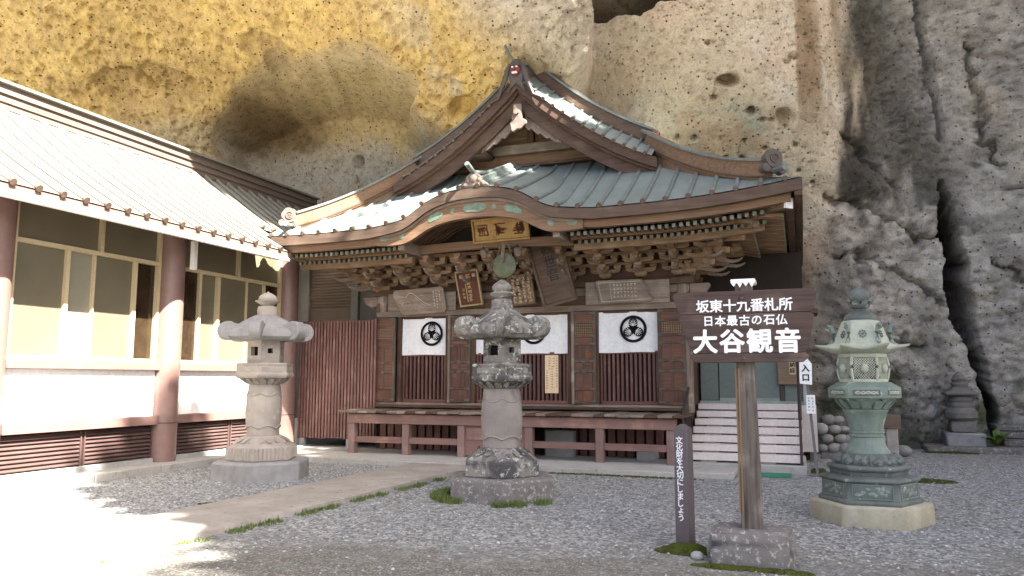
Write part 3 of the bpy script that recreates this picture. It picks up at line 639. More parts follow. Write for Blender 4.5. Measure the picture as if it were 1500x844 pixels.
for i in range(7):
    x0 = -10.4 + i * 1.42
    if x0 + 1.4 < -1.0: part('paving_slab', MB().box(x0 + .004, x0 + 1.416, 12.86, 13.034, -0.05, 0.092), 'concrete', pavement, bevel=0.008)

# loose gravel, one mesh nobody could count
def gravel():
    r = np.random.RandomState(5); n = 26000
    # denser near the camera in view
    Y = 5.2 + 12.0 * r.rand(n) ** 1.25; X = -7.5 + 11.5 * r.rand(n)
    keep = ~((X > -7.15) & (X < -5.35)) & (X < 0.235 * Y + 0.5) & (X > -0.9 * Y) & ~((Y > 12.8) & (X < 0.1))
    big = fbm(X * 0.8, Y * 0.8, X * 0, 3, 7)
    dens = np.clip((Y - 0.2 * X + 2.4 * (big - .5) - 6.6) / 2.0, 0.10, 1)
    keep &= r.rand(n) < dens
    X, Y = X[keep], Y[keep]; n = len(X)
    # island of gravel round the left lantern
    X2 = -10.3 + 3.2 * r.rand(5000); Y2 = 6.5 + 6.2 * r.rand(5000); X = np.concatenate([X, X2]); Y = np.concatenate([Y, Y2]); n = len(X)
    s = (0.008 + 0.016 * r.rand(n) ** 2)
    base = np.array([(1, 0, 0), (0.2, .9, .1), (-.9, .3, 0), (-.3, -.9, .05), (.6, -.6, -.1), (0.1, 0.1, .7)], float)
    ang = r.rand(n) * 6.283; ca, sa = np.cos(ang), np.sin(ang)
    bx = base[None, :, 0] * (0.8 + .5 * r.rand(n, 6)); by = base[None, :, 1] * (0.8 + .5 * r.rand(n, 6)); bz = base[None, :, 2] * (.7 + .6 * r.rand(n, 1))
    vx = X[:, None] + s[:, None] * (bx * ca[:, None] - by * sa[:, None]); vy = Y[:, None] + s[:, None] * (bx * sa[:, None] + by * ca[:, None]); vz = 0.004 + s[:, None] * bz
    V = np.stack([vx, vy, vz], -1).reshape(-1, 3)
    tri = np.array([(0, 1, 5), (1, 2, 5), (2, 3, 5), (3, 4, 5), (4, 0, 5)]); F = (np.arange(n)[:, None, None] * 6 + tri[None]).reshape(-1, 3)
    me = bpy.data.meshes.new('gravel'); me.from_pydata(V.tolist(), [], F.tolist())
    at = me.color_attributes.new('pebble_colour', 'FLOAT_COLOR', 'POINT')
    g = 0.12 + 0.30 * r.rand(n) ** 1.3; wq = 0.96 + .06 * r.rand(n); c = np.stack([g * .97, g, g * wq * 1.01, np.ones(n)], -1)
    at.data.foreach_set('color', np.repeat(c, 6, 0).astype(np.float32).ravel())
    m, nt, b = _nt('loose gravel'); an = nt.nodes.new('ShaderNodeAttribute'); an.attribute_name = 'pebble_colour'
    nt.links.new(an.outputs['Color'], b.inputs['Base Color']); b.inputs['Roughness'].default_value = 0.9; b.inputs['Specular IOR Level'].default_value = 0.2
    me.materials.append(m)
    o = bpy.data.objects.new('gravel', me); col.objects.link(o)
    tag(o, 'loose grey gravel spread over the yard', 'gravel', kind='stuff')
gravel()

# ------------------------------------------------------------------ unseen trees on the right outside the picture, placed to shade the yard
def shade_tree(name, c, rh, rz, label, seed, leaves=4200):
    r = random.Random(seed)
    t = thing(name, (c[0], c[1], 0), label, 'tree', 'unseen trees placed for shade')
    tr = MB(); path = [(c[0], c[1], -0.1)]
    for k in range(1, 9): path.append((c[0] + r.uniform(-.25, .25), c[1] + r.uniform(-.25, .25), (c[2] + rz * .5) * k / 8))
    thick = 1.0 if leaves > 1000 else 0.15
    tr.tube(path, [(0.5 - 0.045 * k) * thick for k in range(9)], 10)
    for k in range(14 if leaves > 1000 else 5):
        a = r.uniform(0, 6.283); z = c[2] + rz * r.uniform(-.75, .5); q = rh * r.uniform(.5, .9)
        tr.tube([(c[0], c[1], z - .8), (c[0] + q * .5 * math.cos(a), c[1] + q * .5 * math.sin(a), z), (c[0] + q * math.cos(a), c[1] + q * math.sin(a), z + .6)], [.14 * thick, .09 * thick, .03 * thick], 6)
    part('trunk', tr, 'bark', t)
    cr = MB()
    for k in range(leaves):
        while True:
            p = Vector((r.uniform(-1, 1), r.uniform(-1, 1), r.uniform(-1, 1)))
            if p.length < 1: break
        p = p * (0.75 + .25 * r.random()); q = Vector((c[0] + p.x * rh, c[1] + p.y * rh, c[2] + p.z * rz))
        s = r.uniform(.22, .42) if leaves > 1000 else r.uniform(.10, .2); a = Vector((r.uniform(-1, 1), r.uniform(-1, 1), r.uniform(-.6, .6))).normalized(); b = a.cross(Vector((r.uniform(-1, 1), r.uniform(-1, 1), 1))).normalized()
        cr.add([q - a * s, q + b * s * .6, q + a * s, q - b * s * .6], [(0, 1, 2, 3)])
    part('crown', cr, 'leaf', t, smooth=False)
_d = np.array(SUN_DIR); _e1 = np.array([0.45, 1, 0]) / math.hypot(0.45, 1); _e2 = np.cross(_e1, _d); _e2 *= np.sign(_e2[2])
TREES = [(6.0, 7.3, 20, 2.75, 6.2), (5.1, 2.7, 22, 3.0, 5.6), (9.4, 7.0, 20, 2.6, 6.4), (9.4, 1.8, 23, 2.8, 6), (12.9, 6.8, 21, 2.7, 6.6), (13.2, 1.6, 24, 2.9, 6),
         (16.3, 6.0, 20, 2.7, 6.6), (17.0, 1.2, 23, 3.0, 6), (19.8, 6.0, 21, 2.8, 7), (20.5, 1.5, 23, 3.0, 6),
         (11.3, 8.1, 24, 2.3, 6.2), (16.9, 10.9, 26, 2.4, 6), (18.9, 11.5, 26, 2.7, 6.5), (12.5, 16.4, 27, 2.5, 5.0), (15.5, 15.7, 28, 2.6, 5.3)]  # this row added to cut sun patches on roof and cliff
_p = 9.4 * _e1 + 13.3 * _e2 - 23 * _d
shade_tree('unseen_shade_tree', tuple(_p), 1.9, 2.6, 'unseen thin half bare tree right of the yard, added to dapple the sun', 99, 130)  # added only to break up the sun on the hall roof
for i, (u, v, t, rh, rz) in enumerate(TREES):
    p = u * _e1 + v * _e2 - t * _d
    shade_tree('unseen_shade_tree', tuple(p), rh, rz, 'unseen tall leafy tree right of the yard, placed for its shade', 50 + i)

# ------------------------------------------------------------------ the main hall
CX = -5.45; EY = 13.15; YT = 15.82; XL = CX - 5.15; XR = CX + 5.57; YB = 20.2
KX = CX - 0.30
_kd = [0, .3, .6, .9, 1.1, 1.3, 1.5, 1.75, 2.1, 2.4]; _kz = [.62, .615, .57, .48, .37, .23, .12, .075, .03, 0]
_kx = np.linspace(0, 2.4, 49); _kk = np.convolve(np.pad(np.interp(_kx, _kd, _kz), 3, mode='edge'), np.ones(7) / 7, mode='valid')
def bump(x): return float(np.interp(abs(x - KX), _kx, _kk))
def ez(x):
    dx = x - CX; s = 0.014 * dx
    if dx > 3.0: s += 0.028 * (dx - 3.0) ** 2
    if dx < -3.6: s += 0.02 * (dx + 3.6) ** 2
    return 4.65 + s
def eave(x): return ez(x) + bump(x)
def front_z(x, y):
    t = y - EY; k = max(0.0, 1 - t / 2.67)
    return 4.65 + (ez(x) - 4.65) * k + 0.54 * t + 0.035 * t * t
def roof_z(x, y):
    t = y - EY
    return max(front_z(x, y), eave(x) + 0.37 * t + 0.02 * t * t if bump(x) > 0.001 else -9)
def y_hip(x):
    dx = x - CX
    if dx > 2.2: return YT - (dx - 2.2) * (YT - EY) / (5.57 - 2.2)
    if dx < -2.2: return YT - (-dx - 2.2) * (YT - EY) / (5.15 - 2.2)
    return YT
_sd = [0, .45, 1.0, 1.72, 2.2]; _sz = [8.02, 7.62, 7.13, 6.60, 6.33]
_sx = np.linspace(-0.6, 2.9, 71); _ss = np.interp(np.abs(_sx), _sd + [2.9], _sz + [5.97])
_pf = np.polyfit(np.linspace(0, 2.9, 59), np.interp(np.linspace(0, 2.9, 59), _sd + [2.9], _sz + [5.97]), 3)
def gable_z(dx): return float(np.polyval(_pf, abs(dx)))
def side_z(x, y):
    dx = x - CX
    if abs(dx) <= 2.2: return gable_z(dx)
    yh = y_hip(x); z = 4.65 + 0.54 * (yh - EY) + 0.035 * (yh - EY) ** 2
    d0 = 0.5 * max(0, 1 - abs(dx) / 2.2); k = max(0.0, (abs(dx) - 3.0) / 2.5)
    return z + (gable_z(2.2) - 6.33) + (ez(x) - 4.65) * max(0.0, 1 - (y - yh) / 4.0) ** 2

hall = thing('temple_hall', (CX, 15.2, 0), 'old wooden temple hall with a copper hip and gable roof under the cliff', 'temple hall')

# --- roof sheets
def sheet(rows):
    mb = MB(); n = len(rows[0]); vs = [p for r in rows for p in r]; fs = []
    for i in range(len(rows) - 1):
        for j in range(n - 1): fs.append((i * n + j, i * n + j + 1, (i + 1) * n + j + 1, (i + 1) * n + j))
    return mb.add(vs, fs)
rows = []
for i in range(141):
    x = XL + (XR - XL) * i / 140; yt = y_hip(x)
    rows.append([(x, EY + (yt - EY) * j / 24, roof_z(x, EY + (yt - EY) * j / 24)) for j in range(25)])
roof = part('front_roof', sheet(rows), 'copper', hall, angle=25)
for sgn, xe in ((1, XR), (-1, XL)):
    rows = []
    for i in range(41):
        x = CX + sgn * 0.02 + (xe - CX) * i / 40; y0 = 15.45
        if abs(x - CX) >= 2.75: y0 = y_hip(x)
        rows.append([(x, y0 + (YB - y0) * j / 20, side_z(x, max(y_hip(x), y0 + (YB - y0) * j / 20))) for j in range(21)])
    part('side_roof', sheet(rows), 'copper', hall, angle=25)
# --- round battens, each with a brown end
def batten(path, parent, r=0.040, mats=('copper_rib', 'cap'), name='roof_batten'):
    mb = MB(); P = [Vector(p) for p in path]
    mb.tube(path, r, 8)
    d = (P[0] - P[1]).normalized(); mb.cur = 1
    mb.tube([P[0] + d * 0.012, P[0] - d * 0.05], r * 1.15, 10)
    return part(name, mb, mats, parent)
k = -13
while k < 15:
    x = CX + 0.20 + k * 0.395; k += 1
    if x < XL + 0.15 or x > XR - 0.1: continue
    yt = y_hip(x) - 0.05; ys = [EY - 0.03 + (yt - EY) * j / 12 for j in range(13)]
    batten([(x, y, roof_z(x, max(y, EY)) + 0.018) for y in ys], roof)
def verge_z(d, y): return gable_z(d) + .012 + .62 * (y - 14.76) - .10 * (y - 14.76) ** 2     # the verge rolls down towards the gable
for sgn in (1, -1):
    vr = part('verge_roof', sheet([[(CX + sgn * d, y, verge_z(d, y)) for y in (14.75, 14.95, 15.15, 15.35, 15.6)] for d in np.linspace(0, 2.86, 25)]), 'copper', hall)
    for q in range(12):                               # short rolls across the verge
        d = 0.40 + q * 0.212; x = CX + sgn * d
        batten([(x, y, verge_z(d, y) + .012) for y in (14.72, 14.95, 15.2, 15.55)], vr, 0.034, name='verge_batten')
for q in range(11):                                    # battens on the right hand slope
    y = 15.9 + q * 0.395; xs = [XR + 0.02 - (XR - CX - 2.6) * j / 8 for j in range(9)]
    batten([(x, y, side_z(x, y) + 0.018) for x in xs], hall, name='side_batten')

# --- eave boards
def along(x0, x1, n, f): return [f(x0 + (x1 - x0) * i / n) for i in range(n + 1)]
def eave_board(x0, x1, n, ya, yb, za, zb, mat, name):
    mb = MB(); mb.loft(along(x0, x1, n, lambda x: [(x, ya, eave(x) + zb), (x, yb, eave(x) + zb), (x, yb, eave(x) + za), (x, ya, eave(x) + za)]))
    return part(name, mb, mat, hall)
eave_board(XL, XR + 0.03, 120, EY - 0.02, EY + 0.10, -0.025, -0.215, 'wood_gable', 'eave_fascia')
eave_board(XL + .1, KX - 2.05, 30, EY + 0.11, EY + 0.24, -0.19, -0.345, 'wood_orange', 'eave_board')
eave_board(KX + 2.05, XR - .16, 40, EY + 0.11, EY + 0.24, -0.19, -0.345, 'wood_orange', 'eave_board')
# curved gable board of the cusped porch roof, cut to its own profile
def kara_low(x):
    d = abs(x - KX) / 2.15; return -0.215 - 0.20 * max(0, 1 - d ** 2.2) - 0.06
mb = MB(); mb.loft(along(KX - 2.15, KX + 2.15, 80, lambda x: [(x, EY + .07, eave(x) - .20), (x, EY + .19, eave(x) - .20), (x, EY + .19, eave(x) + kara_low(x) - .10), (x, EY + .07, eave(x) + kara_low(x) - .10)]))
kara = part('porch_gable_board', mb, 'wood_orange', hall)
mb = MB(); mb.loft(along(KX - 2.0, KX + 2.0, 80, lambda x: [(x, EY + .045, eave(x) - .215), (x, EY + .075, eave(x) - .215), (x, EY + .075, eave(x) - .27), (x, EY + .045, eave(x) - .27)]))
part('moulding', mb, 'wood_grey', kara)
def plate(xc, w, h, dz):
    mb = MB(); n = 14; a = []; b = []
    for i in range(n + 1):
        t = -1 + 2 * i / n; x = xc + w * t; hh = h * math.sqrt(max(0, 1 - abs(t) ** 2.6)) * (1 + .12 * math.sin(7 * t)); zc = eave(x) + (-0.20 + kara_low(x) - 0.10) / 2 + dz
        a.append((x, EY + .062, zc + hh)); b.append((x, EY + .062, zc - hh))
    ring = a + b[::-1]; mb.loft([ring, [(p[0], EY + .085, p[2]) for p in ring]]); part('copper_plate', mb, 'verdigris', kara)
plate(KX + .02, .26, .085, 0); plate(KX - .82, .17, .07, 0); plate(KX + .80, .19, .075, 0); plate(KX - .45, .05, .05, 0); plate(KX + .42, .055, .05, 0)
plate(KX - 1.55, .06, .05, .02); plate(KX + 1.55, .07, .055, .02); plate(KX - 1.95, .10, .06, 0.04); plate(KX + 1.95, .10, .06, .04)
# bent battens lining the porch vault
for q in range(11):
    y = EY + 0.26 + q * 0.15; mb = MB()
    mb.loft(along(KX - 1.75, KX + 1.75, 44, lambda x: [(x, y, eave(x) - .30), (x, y + .07, eave(x) - .30), (x, y + .07, eave(x) - .40), (x, y, eave(x) - .40)]))
    part('vault_rib', mb, 'wood_dark', hall)
mb = MB(); mb.loft(along(KX - 1.9, KX + 1.9, 44, lambda x: [(x, EY + .2, eave(x) - .27), (x, 15.2, eave(x) - .27), (x, 15.2, eave(x) - .30), (x, EY + .2, eave(x) - .30)])); part('vault_lining', mb, 'wood_dark_y', hall)
for s, dz in ((-1, -.28), (1, -.28)):                  # deep wall plates carrying the vault
    x = KX + s * 1.62; part('vault_plate', MB().box(x - .07, x + .07, EY + .16, 15.15, eave(x) - .56, eave(x) - .36), 'wood_grey', hall, bevel=.008)

# --- soffit and two rows of rafters
mb = MB(); mb.loft(along(XL + .2, KX - 1.7, 20, lambda x: [(x, EY + .15, ez(x) - .30), (x, 15.3, ez(x) + .12), (x, 15.3, ez(x) + .16), (x, EY + .15, ez(x) - .26)])); part('soffit', mb, 'wood_dark_y', hall)
mb = MB(); mb.loft(along(KX + 1.7, XR - .2, 30, lambda x: [(x, EY + .15, ez(x) - .30), (x, 15.3, ez(x) + .12), (x, 15.3, ez(x) + .16), (x, EY + .15, ez(x) - .26)])); part('soffit', mb, 'wood_dark_y', hall)
def rafter_mesh(L, w, h, rise, name):
    mb = MB()
    mb.loft([[(-w / 2, y, z), (w / 2, y, z), (w / 2, y, z + h), (-w / 2, y, z + h)] for y, z in ((0, 0), (L, rise))])
    mb.cur = 1; mb.loft([[(-w / 2 - .004, y, z - .004), (w / 2 + .004, y, z - .004), (w / 2 + .004, y, z + h + .004), (-w / 2 - .004, y, z + h + .004)] for y, z in ((-.012, 0), (.015, 0))])
    return mb.mesh(name, ['wood_warm_y', 'rafter_tip'], smooth=False)
RM1 = rafter_mesh(0.75, .054, .062, .06, 'flying_rafter'); RM2 = rafter_mesh(1.35, .054, .062, .30, 'rafter')
x = XL + .42
while x < XR - .55:
    if abs(x - KX) > 1.78:
        link('flying_rafter', RM1, hall, (x, EY + .27, ez(x) - .435)); link('rafter', RM2, hall, (x + .02, EY + .72, ez(x) - .515))
    x += 0.124
for (a, b) in ((XL + .35, KX - 1.75), (KX + 1.75, XR - .62)):
    mb = MB(); mb.loft(along(a, b, 24, lambda x: [(x, EY + .66, ez(x) - .435), (x, EY + .74, ez(x) - .435), (x, EY + .74, ez(x) - .37), (x, EY + .66, ez(x) - .37)])); part('rafter_lath', mb, 'wood_orange', hall)
    mb = MB(); mb.loft(along(a, b, 24, lambda x: [(x, EY + .88, ez(x) - .60), (x, EY + 1.0, ez(x) - .60), (x, EY + 1.0, ez(x) - .475), (x, EY + .88, ez(x) - .475)])); part('eave_purlin', mb, 'wood_warm', hall)
# right hand eave, seen from below
def sez(y): x = XR; return side_z(XR, max(y, EY))
mb = MB(); ysr = [EY + (YB - EY) * i / 20 for i in range(21)]
mb.loft([[(XR - .10, y, sez(y) - .025), (XR + .025, y, sez(y) - .025), (XR + .025, y, sez(y) - .30), (XR - .10, y, sez(y) - .30)] for y in ysr]); part('side_fascia', mb, 'wood_dark_y', hall)
mb = MB(); mb.loft([[(XR - .24, y, sez(y) - .20), (XR - .11, y, sez(y) - .20), (XR - .11, y, sez(y) - .42), (XR - .24, y, sez(y) - .42)] for y in ysr[1:]]); part('side_eave_board', mb, 'wood_dark_y', hall)
mb = MB(); mb.loft([[(XR - .2, y, sez(y) - .30), (CX + 3.3, y, 4.70), (CX + 3.3, y, 4.74), (XR - .2, y, sez(y) - .26)] for y in ysr[1:]]); part('side_soffit', mb, 'wood_warm', hall)
y = EY + .62
while y < YB - .2:
    link('side_flying_rafter', RM1, hall, (XR - .30, y, sez(y) - .455), (0, 0, R_(90))); link('side_rafter', RM2, hall, (XR - .82, y, sez(y) - .53), (0, 0, R_(90))); y += .135
# corner beams
mb = MB(); p0 = Vector((XR - .20, EY + .22, ez(XR) - .47)); p1 = Vector((CX + 3.35, 15.2, 4.55)); mb.beam([p0, p1], .15, .17); 
mb.cur = 1; dd = (p0 - p1).normalized(); mb.beam([p0 + dd * .02, p0 - dd * .03], .158, .178)
part('corner_beam', mb, ['wood_warm', 'white_metal'], hall)
mb = MB(); mb.beam([(XL + .25, EY + .25, ez(XL) - .47), (CX - 3.35, 15.2, 4.45)], .15, .17); part('corner_beam', mb, 'wood_warm', hall)
mb = MB(); mb.beam([(XR - .75, EY + .72, ez(XR) - .66), (CX + 3.3, 15.2, 4.3)], .15, .15); part('corner_beam', mb, 'wood_warm', hall)

# --- ridges
def ridge(path, w, h, name, mats=('wood_gable',)):
    mb = MB(); mb.beam(path, w, h); o = part(name, mb, mats[0], hall, bevel=.01)
    q = MB(); up = Vector((0, 0, 1)); q.beam([Vector(p) + Vector((0, 0, h)) for p in path], w + .07, .045); part('ridge_cap', q, 'copper_rib', o)
    q = MB(); q.beam([Vector(p) + Vector((0, 0, h * .12)) for p in path], w + .035, .03); part('ridge_course', q, 'wood_dark', o)
    return o
for s in (1, -1):
    ridge([(CX + s * d, 15.62, verge_z(d, 15.5) - .03) for d in np.linspace(.10, 2.75, 14)], .22, .34, 'descending_ridge')
    pts = []
    xe = XR - .52 if s > 0 else XL + .5; xs = CX + s * 2.62
    for i in range(12):
        x = xs + (xe - xs) * i / 11; yh = y_hip(x); pts.append((x, yh - .02, front_z(x, yh) - .06 + (0.34 * (1 - i / 11) ** 2.2)))
    ridge(pts, .22, .34, 'corner_ridge', ('wood_orange',))
    mb = MB(); mb.beam([(p[0], p[1] + .02, front_z(p[0], y_hip(p[0])) - .12) for p in pts], .18, .44); part('ridge_foot', mb, 'wood_orange', hall)
ridge([(CX, y, 7.98) for y in (14.95, 16, 18, 20)], .30, .38, 'main_ridge')
# end ornament of the right corner ridge: lobed tile with a round boss
def hip_ornament(x, y, z):
    mb = MB(); pts = []
    for i in range(30):
        a = 2 * math.pi * i / 30; r = .155 * (1 + .10 * abs(math.sin(2.5 * a))); pts.append((r * math.cos(a), .12 + r * math.sin(a)))
    mb.prism(pts, -.05, .08); mb.tube([(-.15, -.04, -.05), (-.15, .10, -.05)], .075, 12); mb.tube([(.16, -.04, -.06), (.16, .10, -.06)], .085, 12)
    mb.box(-.15, .15, -.03, .08, -.12, .06)
    me = mb.mesh('ridge_end_tile', 'tile_dark', .006); o = link('ridge_end_tile', me, hall, (x, y, z), (0, 0, R_(35)))
    q = MB(); q.lathe([(.085, 0), (.085, .02), (.065, .02), (.065, .004), (0.001, .004)], 20); me2 = q.mesh('boss', 'tile_dark'); kid('boss', me2, o, (0, -.05, .12), (R_(90), 0, 0))
    kid('emblem', glyph_mesh('卍', .10, 'wood_gable', .004, .004), o, (0, -.062, .12))
    q = MB(); q.tube([(0, 0, -.09), (-.05, -.25, -.13), (-.06, -.42, -.14)], [.045, .045, .05], 10); kid('end_roll', q.mesh('end_roll', ['copper_rib']), o)
hip_ornament(XR - .42, y_hip(XR - .42) - .08, front_z(XR - .42, y_hip(XR - .42)) + .20)
hip_ornament(XL + .42, y_hip(XL + .42) - .08, front_z(XL + .42, y_hip(XL + .42)) + .16)

# --- gable: barge boards, wall, carvings, demon tile
def barge(s, off0, off1, y0, y1, dmax, mat, name):
    ds = np.linspace(0.0, dmax, 22); rings = []
    for d in ds:
        sl = (gable_z(d + .01) - gable_z(max(0, d - .01))) / (.02 if d > 0 else .01); k = math.sqrt(1 + min(1.2, sl * sl)) if d > 0 else 1.25
        rings.append([(CX + s * d, y0, gable_z(d) - off0 * k), (CX + s * d, y1, gable_z(d) - off0 * k), (CX + s * d, y1, gable_z(d) - off1 * k), (CX + s * d, y0, gable_z(d) - off1 * k)])
    mb = MB(); mb.loft(rings); return part(name, mb, mat, hall, bevel=0)
for s in (1, -1):
    barge(s, .0, .19, 14.78, 14.90, 2.95, 'wood_barge', 'barge_board')
    barge(s, .185, .245, 14.87, 14.96, 2.95, 'wood_dark', 'barge_moulding')
    barge(s, .24, .47, 14.95, 15.04, 2.9, 'wood_barge', 'lower_barge_board')
ds = np.linspace(-2.9, 2.9, 41); mb = MB()
for i in range(7):                                      # boards of the gable wall
    z0 = 6.15 + i * .27
    w = 0
    for d in np.linspace(0, 2.9, 59):
        if gable_z(d) - .10 > z0 + .05: w = d
    if w > .1: part('gable_board', MB().box(CX - w, CX + w, 15.80, 15.84, z0 + .004, z0 + .266), 'wood_orange', hall, bevel=.004)
part('gable_beam', MB().box(CX - 1.75, CX + 1.75, 15.62, 15.79, 6.62, 6.84), 'wood_grey', hall, bevel=.012)
part('gable_beam', MB().box(CX - 2.2, CX + 2.2, 15.58, 15.79, 6.30, 6.36), 'wood_dark', hall, bevel=.008)
part('king_post', MB().box(CX - .07, CX + .07, 15.66, 15.79, 6.842, 7.5), 'wood_dark_z', hall, bevel=.012)
for s in (1, -1):
    mb = MB(); mb.prism([(0, 0), (.34, 0), (.40, .06), (.36, .14), (.26, .13), (.20, .20), (.06, .22), (0, .18)], 15.1, 15.6)
    o = link('gable_bracket', mb.mesh('gable_bracket', 'wood_dark', .01, org=(0, 15.2, 0)), hall, (CX + s * 1.22, 15.2, 6.50))
# pendant carving
gb = MB(); pts = []
for i in range(40):
    a = 2 * math.pi * i / 40; r = .17 * (1 + .16 * math.cos(3 * a + .5) + .10 * math.cos(6 * a)); pts.append((CX + r * math.cos(a), 7.05 + 1.05 * r * math.sin(a)))
gb.prism(pts, 14.80, 14.87); gb.prism([(CX - .11, 7.15), (CX + .11, 7.15), (CX + .09, 7.46), (CX - .09, 7.46)], 14.81, 14.86)
gg = part('gable_pendant', gb, 'carving', hall, bevel=.012)
part('pendant_boss', MB().tube([(CX, 14.74, 7.27), (CX, 14.80, 7.27)], .055, 12), 'carving', gg)
for s in (1, -1):
    mb = MB(); rings = []
    for i in range(13):
        d = .10 + i * .068; sl = (gable_z(d + .01) - gable_z(d - .01)) / .02; zt = gable_z(d) - .45 * math.sqrt(1 + min(1.2, sl * sl)); h = (.30 - .018 * i) * (1 + .16 * math.sin(i * 2.1))
        rings.append([(CX + s * d, 15.045, zt), (CX + s * d, 15.10, zt), (CX + s * d, 15.10, zt - h), (CX + s * d, 15.045, zt - h)])
    mb.loft(rings); part('pendant_wing', mb, 'carving', gg)
# demon-faced ridge end
oy = 14.72; oz = 8.02
mb = MB(); out = [(-.20, -.36), (-.13, -.10), (-.19, .08), (-.17, .26), (-.09, .38), (0, .42), (.09, .38), (.17, .26), (.19, .08), (.14, -.10), (.22, -.36), (.10, -.22), (0, -.12), (-.10, -.22)]
mb.prism([(CX + a, oz + b) for a, b in out], oy, oy + .22)
oni = part('ridge_end_demon', mb, 'tile_dark', hall, bevel=.02)
for s in (1, -1):                                       # swept locks and fins
    for q in range(4):
        mb = MB(); mb.tube([(CX + s * (.12 + .03 * q), oy - .01, oz + .30 - .10 * q), (CX + s * (.21 + .035 * q), oy - .02, oz + .14 - .12 * q), (CX + s * (.22 + .06 * q), oy, oz - .04 - .13 * q), (CX + s * (.32 + .07 * q), oy, oz - .10 - .13 * q)], [.03, .045, .035, .01], 6)
        part('lock', mb, 'tile_dark', oni)
part('face', MB().ball((CX, oy - .01, oz + .16), .125, 14, 9, (1, .62, 1.12)), 'mask_red', oni)
for s in (1, -1):
    part('eye', MB().ball((CX + s * .048, oy - .082, oz + .20), .024, 8, 6, (1.2, .7, .8)), 'white_metal', oni)
    mb = MB(); mb.tube([(CX + s * .015, oy - .088, oz + .225), (CX + s * .06, oy - .088, oz + .255), (CX + s * .105, oy - .06, oz + .245)], [.016, .02, .01], 6); part('brow', mb, 'tile_dark', oni)
part('nose', MB().ball((CX, oy - .10, oz + .155), .03, 8, 6, (1.1, .9, .9)), 'mask_red', oni)
part('teeth', MB().box(CX - .06, CX + .06, oy - .10, oy - .05, oz + .055, oz + .095), 'white_metal', oni, bevel=.008)
mb = MB(); mb.tube([(CX - .04, oy + .05, oz + .38), (CX - .10, oy - .12, oz + .46), (CX - .13, oy - .30, oz + .60)], [.03, .03, .034], 8); part('ridge_horn', mb, 'copper_rib', oni)
# ridge and carved end of the porch roof
kz = 4.65 + .62
mb = MB(); mb.beam([(KX, EY + .18, kz + .05), (KX, 14.35, kz + .46), (KX, 15.5, kz + .92)], .16, .17); pr = part('porch_ridge', mb, 'copper', hall, bevel=.02)
mb = MB(); mb.tube([(KX - .02, EY - .24, kz + .40), (KX, EY + .05, kz + .29), (KX, 13.9, kz + .47), (KX, 15.3, kz + 1.02)], [.05, .045, .045, .045], 10); part('porch_ridge_roll', mb, 'copper_rib', pr)
mb = MB(); pts = [(-.32, 0), (-.26, .07), (-.18, .08), (-.16, .19), (-.08, .26), (0, .28), (.08, .26), (.16, .19), (.18, .08), (.26, .07), (.34, 0)]
mb.prism([(KX + a, kz + .015 + b) for a, b in pts], EY + .02, EY + .14); po = part('porch_end_tile', mb, 'carving', hall, bevel=.02)
for a, b, r in ((0, .15, .085), (-.2, .05, .05), (.2, .05, .05), (-.12, .12, .04), (.12, .12, .04)): part('carved_knob', MB().ball((KX + a, EY + .02, kz + .02 + b), r, 10, 6, (1, .5, 1)), 'carving', po)

# --- facade of the hall
WY = 15.2
def bxp(name, b, mat, parent=None, bevel=.006): return part(name, MB().box(*b), mat, parent or hall, bevel=bevel)
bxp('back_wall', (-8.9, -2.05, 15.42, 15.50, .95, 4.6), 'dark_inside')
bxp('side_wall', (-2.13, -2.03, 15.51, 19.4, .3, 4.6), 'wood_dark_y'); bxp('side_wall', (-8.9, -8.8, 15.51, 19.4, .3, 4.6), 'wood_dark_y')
for x in (-8.36, -7.17, -6.58, -4.40, -3.86, -2.56): bxp('door_post', (x - .055, x + .055, WY - .10, WY + .12, 1.02, 3.02), 'wood_dark_z')
for x in (-8.80, -2.12):
    part('column', MB().lathe([(.16, .96), (.16, 3.35), (.14, 3.6)], 20, (x, WY + .06, 0)), 'wood_grey_z', hall)
bxp('sill_beam', (-8.95, -2.0, WY - .16, WY + .1, .985, 1.10), 'wood_grey')
bxp('sill_step', (-8.80, -2.15, WY - .34, WY - .165, 1.0, 1.055), 'wood_dark')
bxp('lintel', (-8.95, -2.0, WY - .12, WY + .10, 2.985, 3.11), 'wood_grey')
bxp('tie_beam', (-8.98, -1.98, WY - .08, WY + .10, 3.115, 3.30), 'wood_dark'); bxp('tie_beam', (-8.98, -1.98, WY - .05, WY + .10, 3.305, 3.47), 'wood_grey')
bxp('wall_plate', (-9.05, -1.9, WY - .14, WY + .12, 3.475, 3.60), 'wood_dark')
for x, w in ((-7.77, 1.08), (-5.49, 2.05), (-3.21, 1.16)):
    bxp('door_head', (x - w / 2, x + w / 2, WY - .06, WY + .06, 2.93, 2.984), 'wood_dark')
# nosings that stick out past the corner column
mb = MB(); mb.prism([(-1.97, 3.24), (-1.80, 3.22), (-1.66, 3.30), (-1.58, 3.42), (-1.60, 3.47), (-1.97, 3.47)], WY - .06, WY + .08); part('corner_nosing', mb, 'wood_grey', hall, bevel=.01)
mb = MB(); mb.prism([(-8.96, 3.24), (-9.12, 3.22), (-9.26, 3.30), (-9.34, 3.42), (-9.32, 3.47), (-8.96, 3.47)], WY - .06, WY + .08); part('corner_nosing', mb, 'wood_grey', hall, bevel=.01)

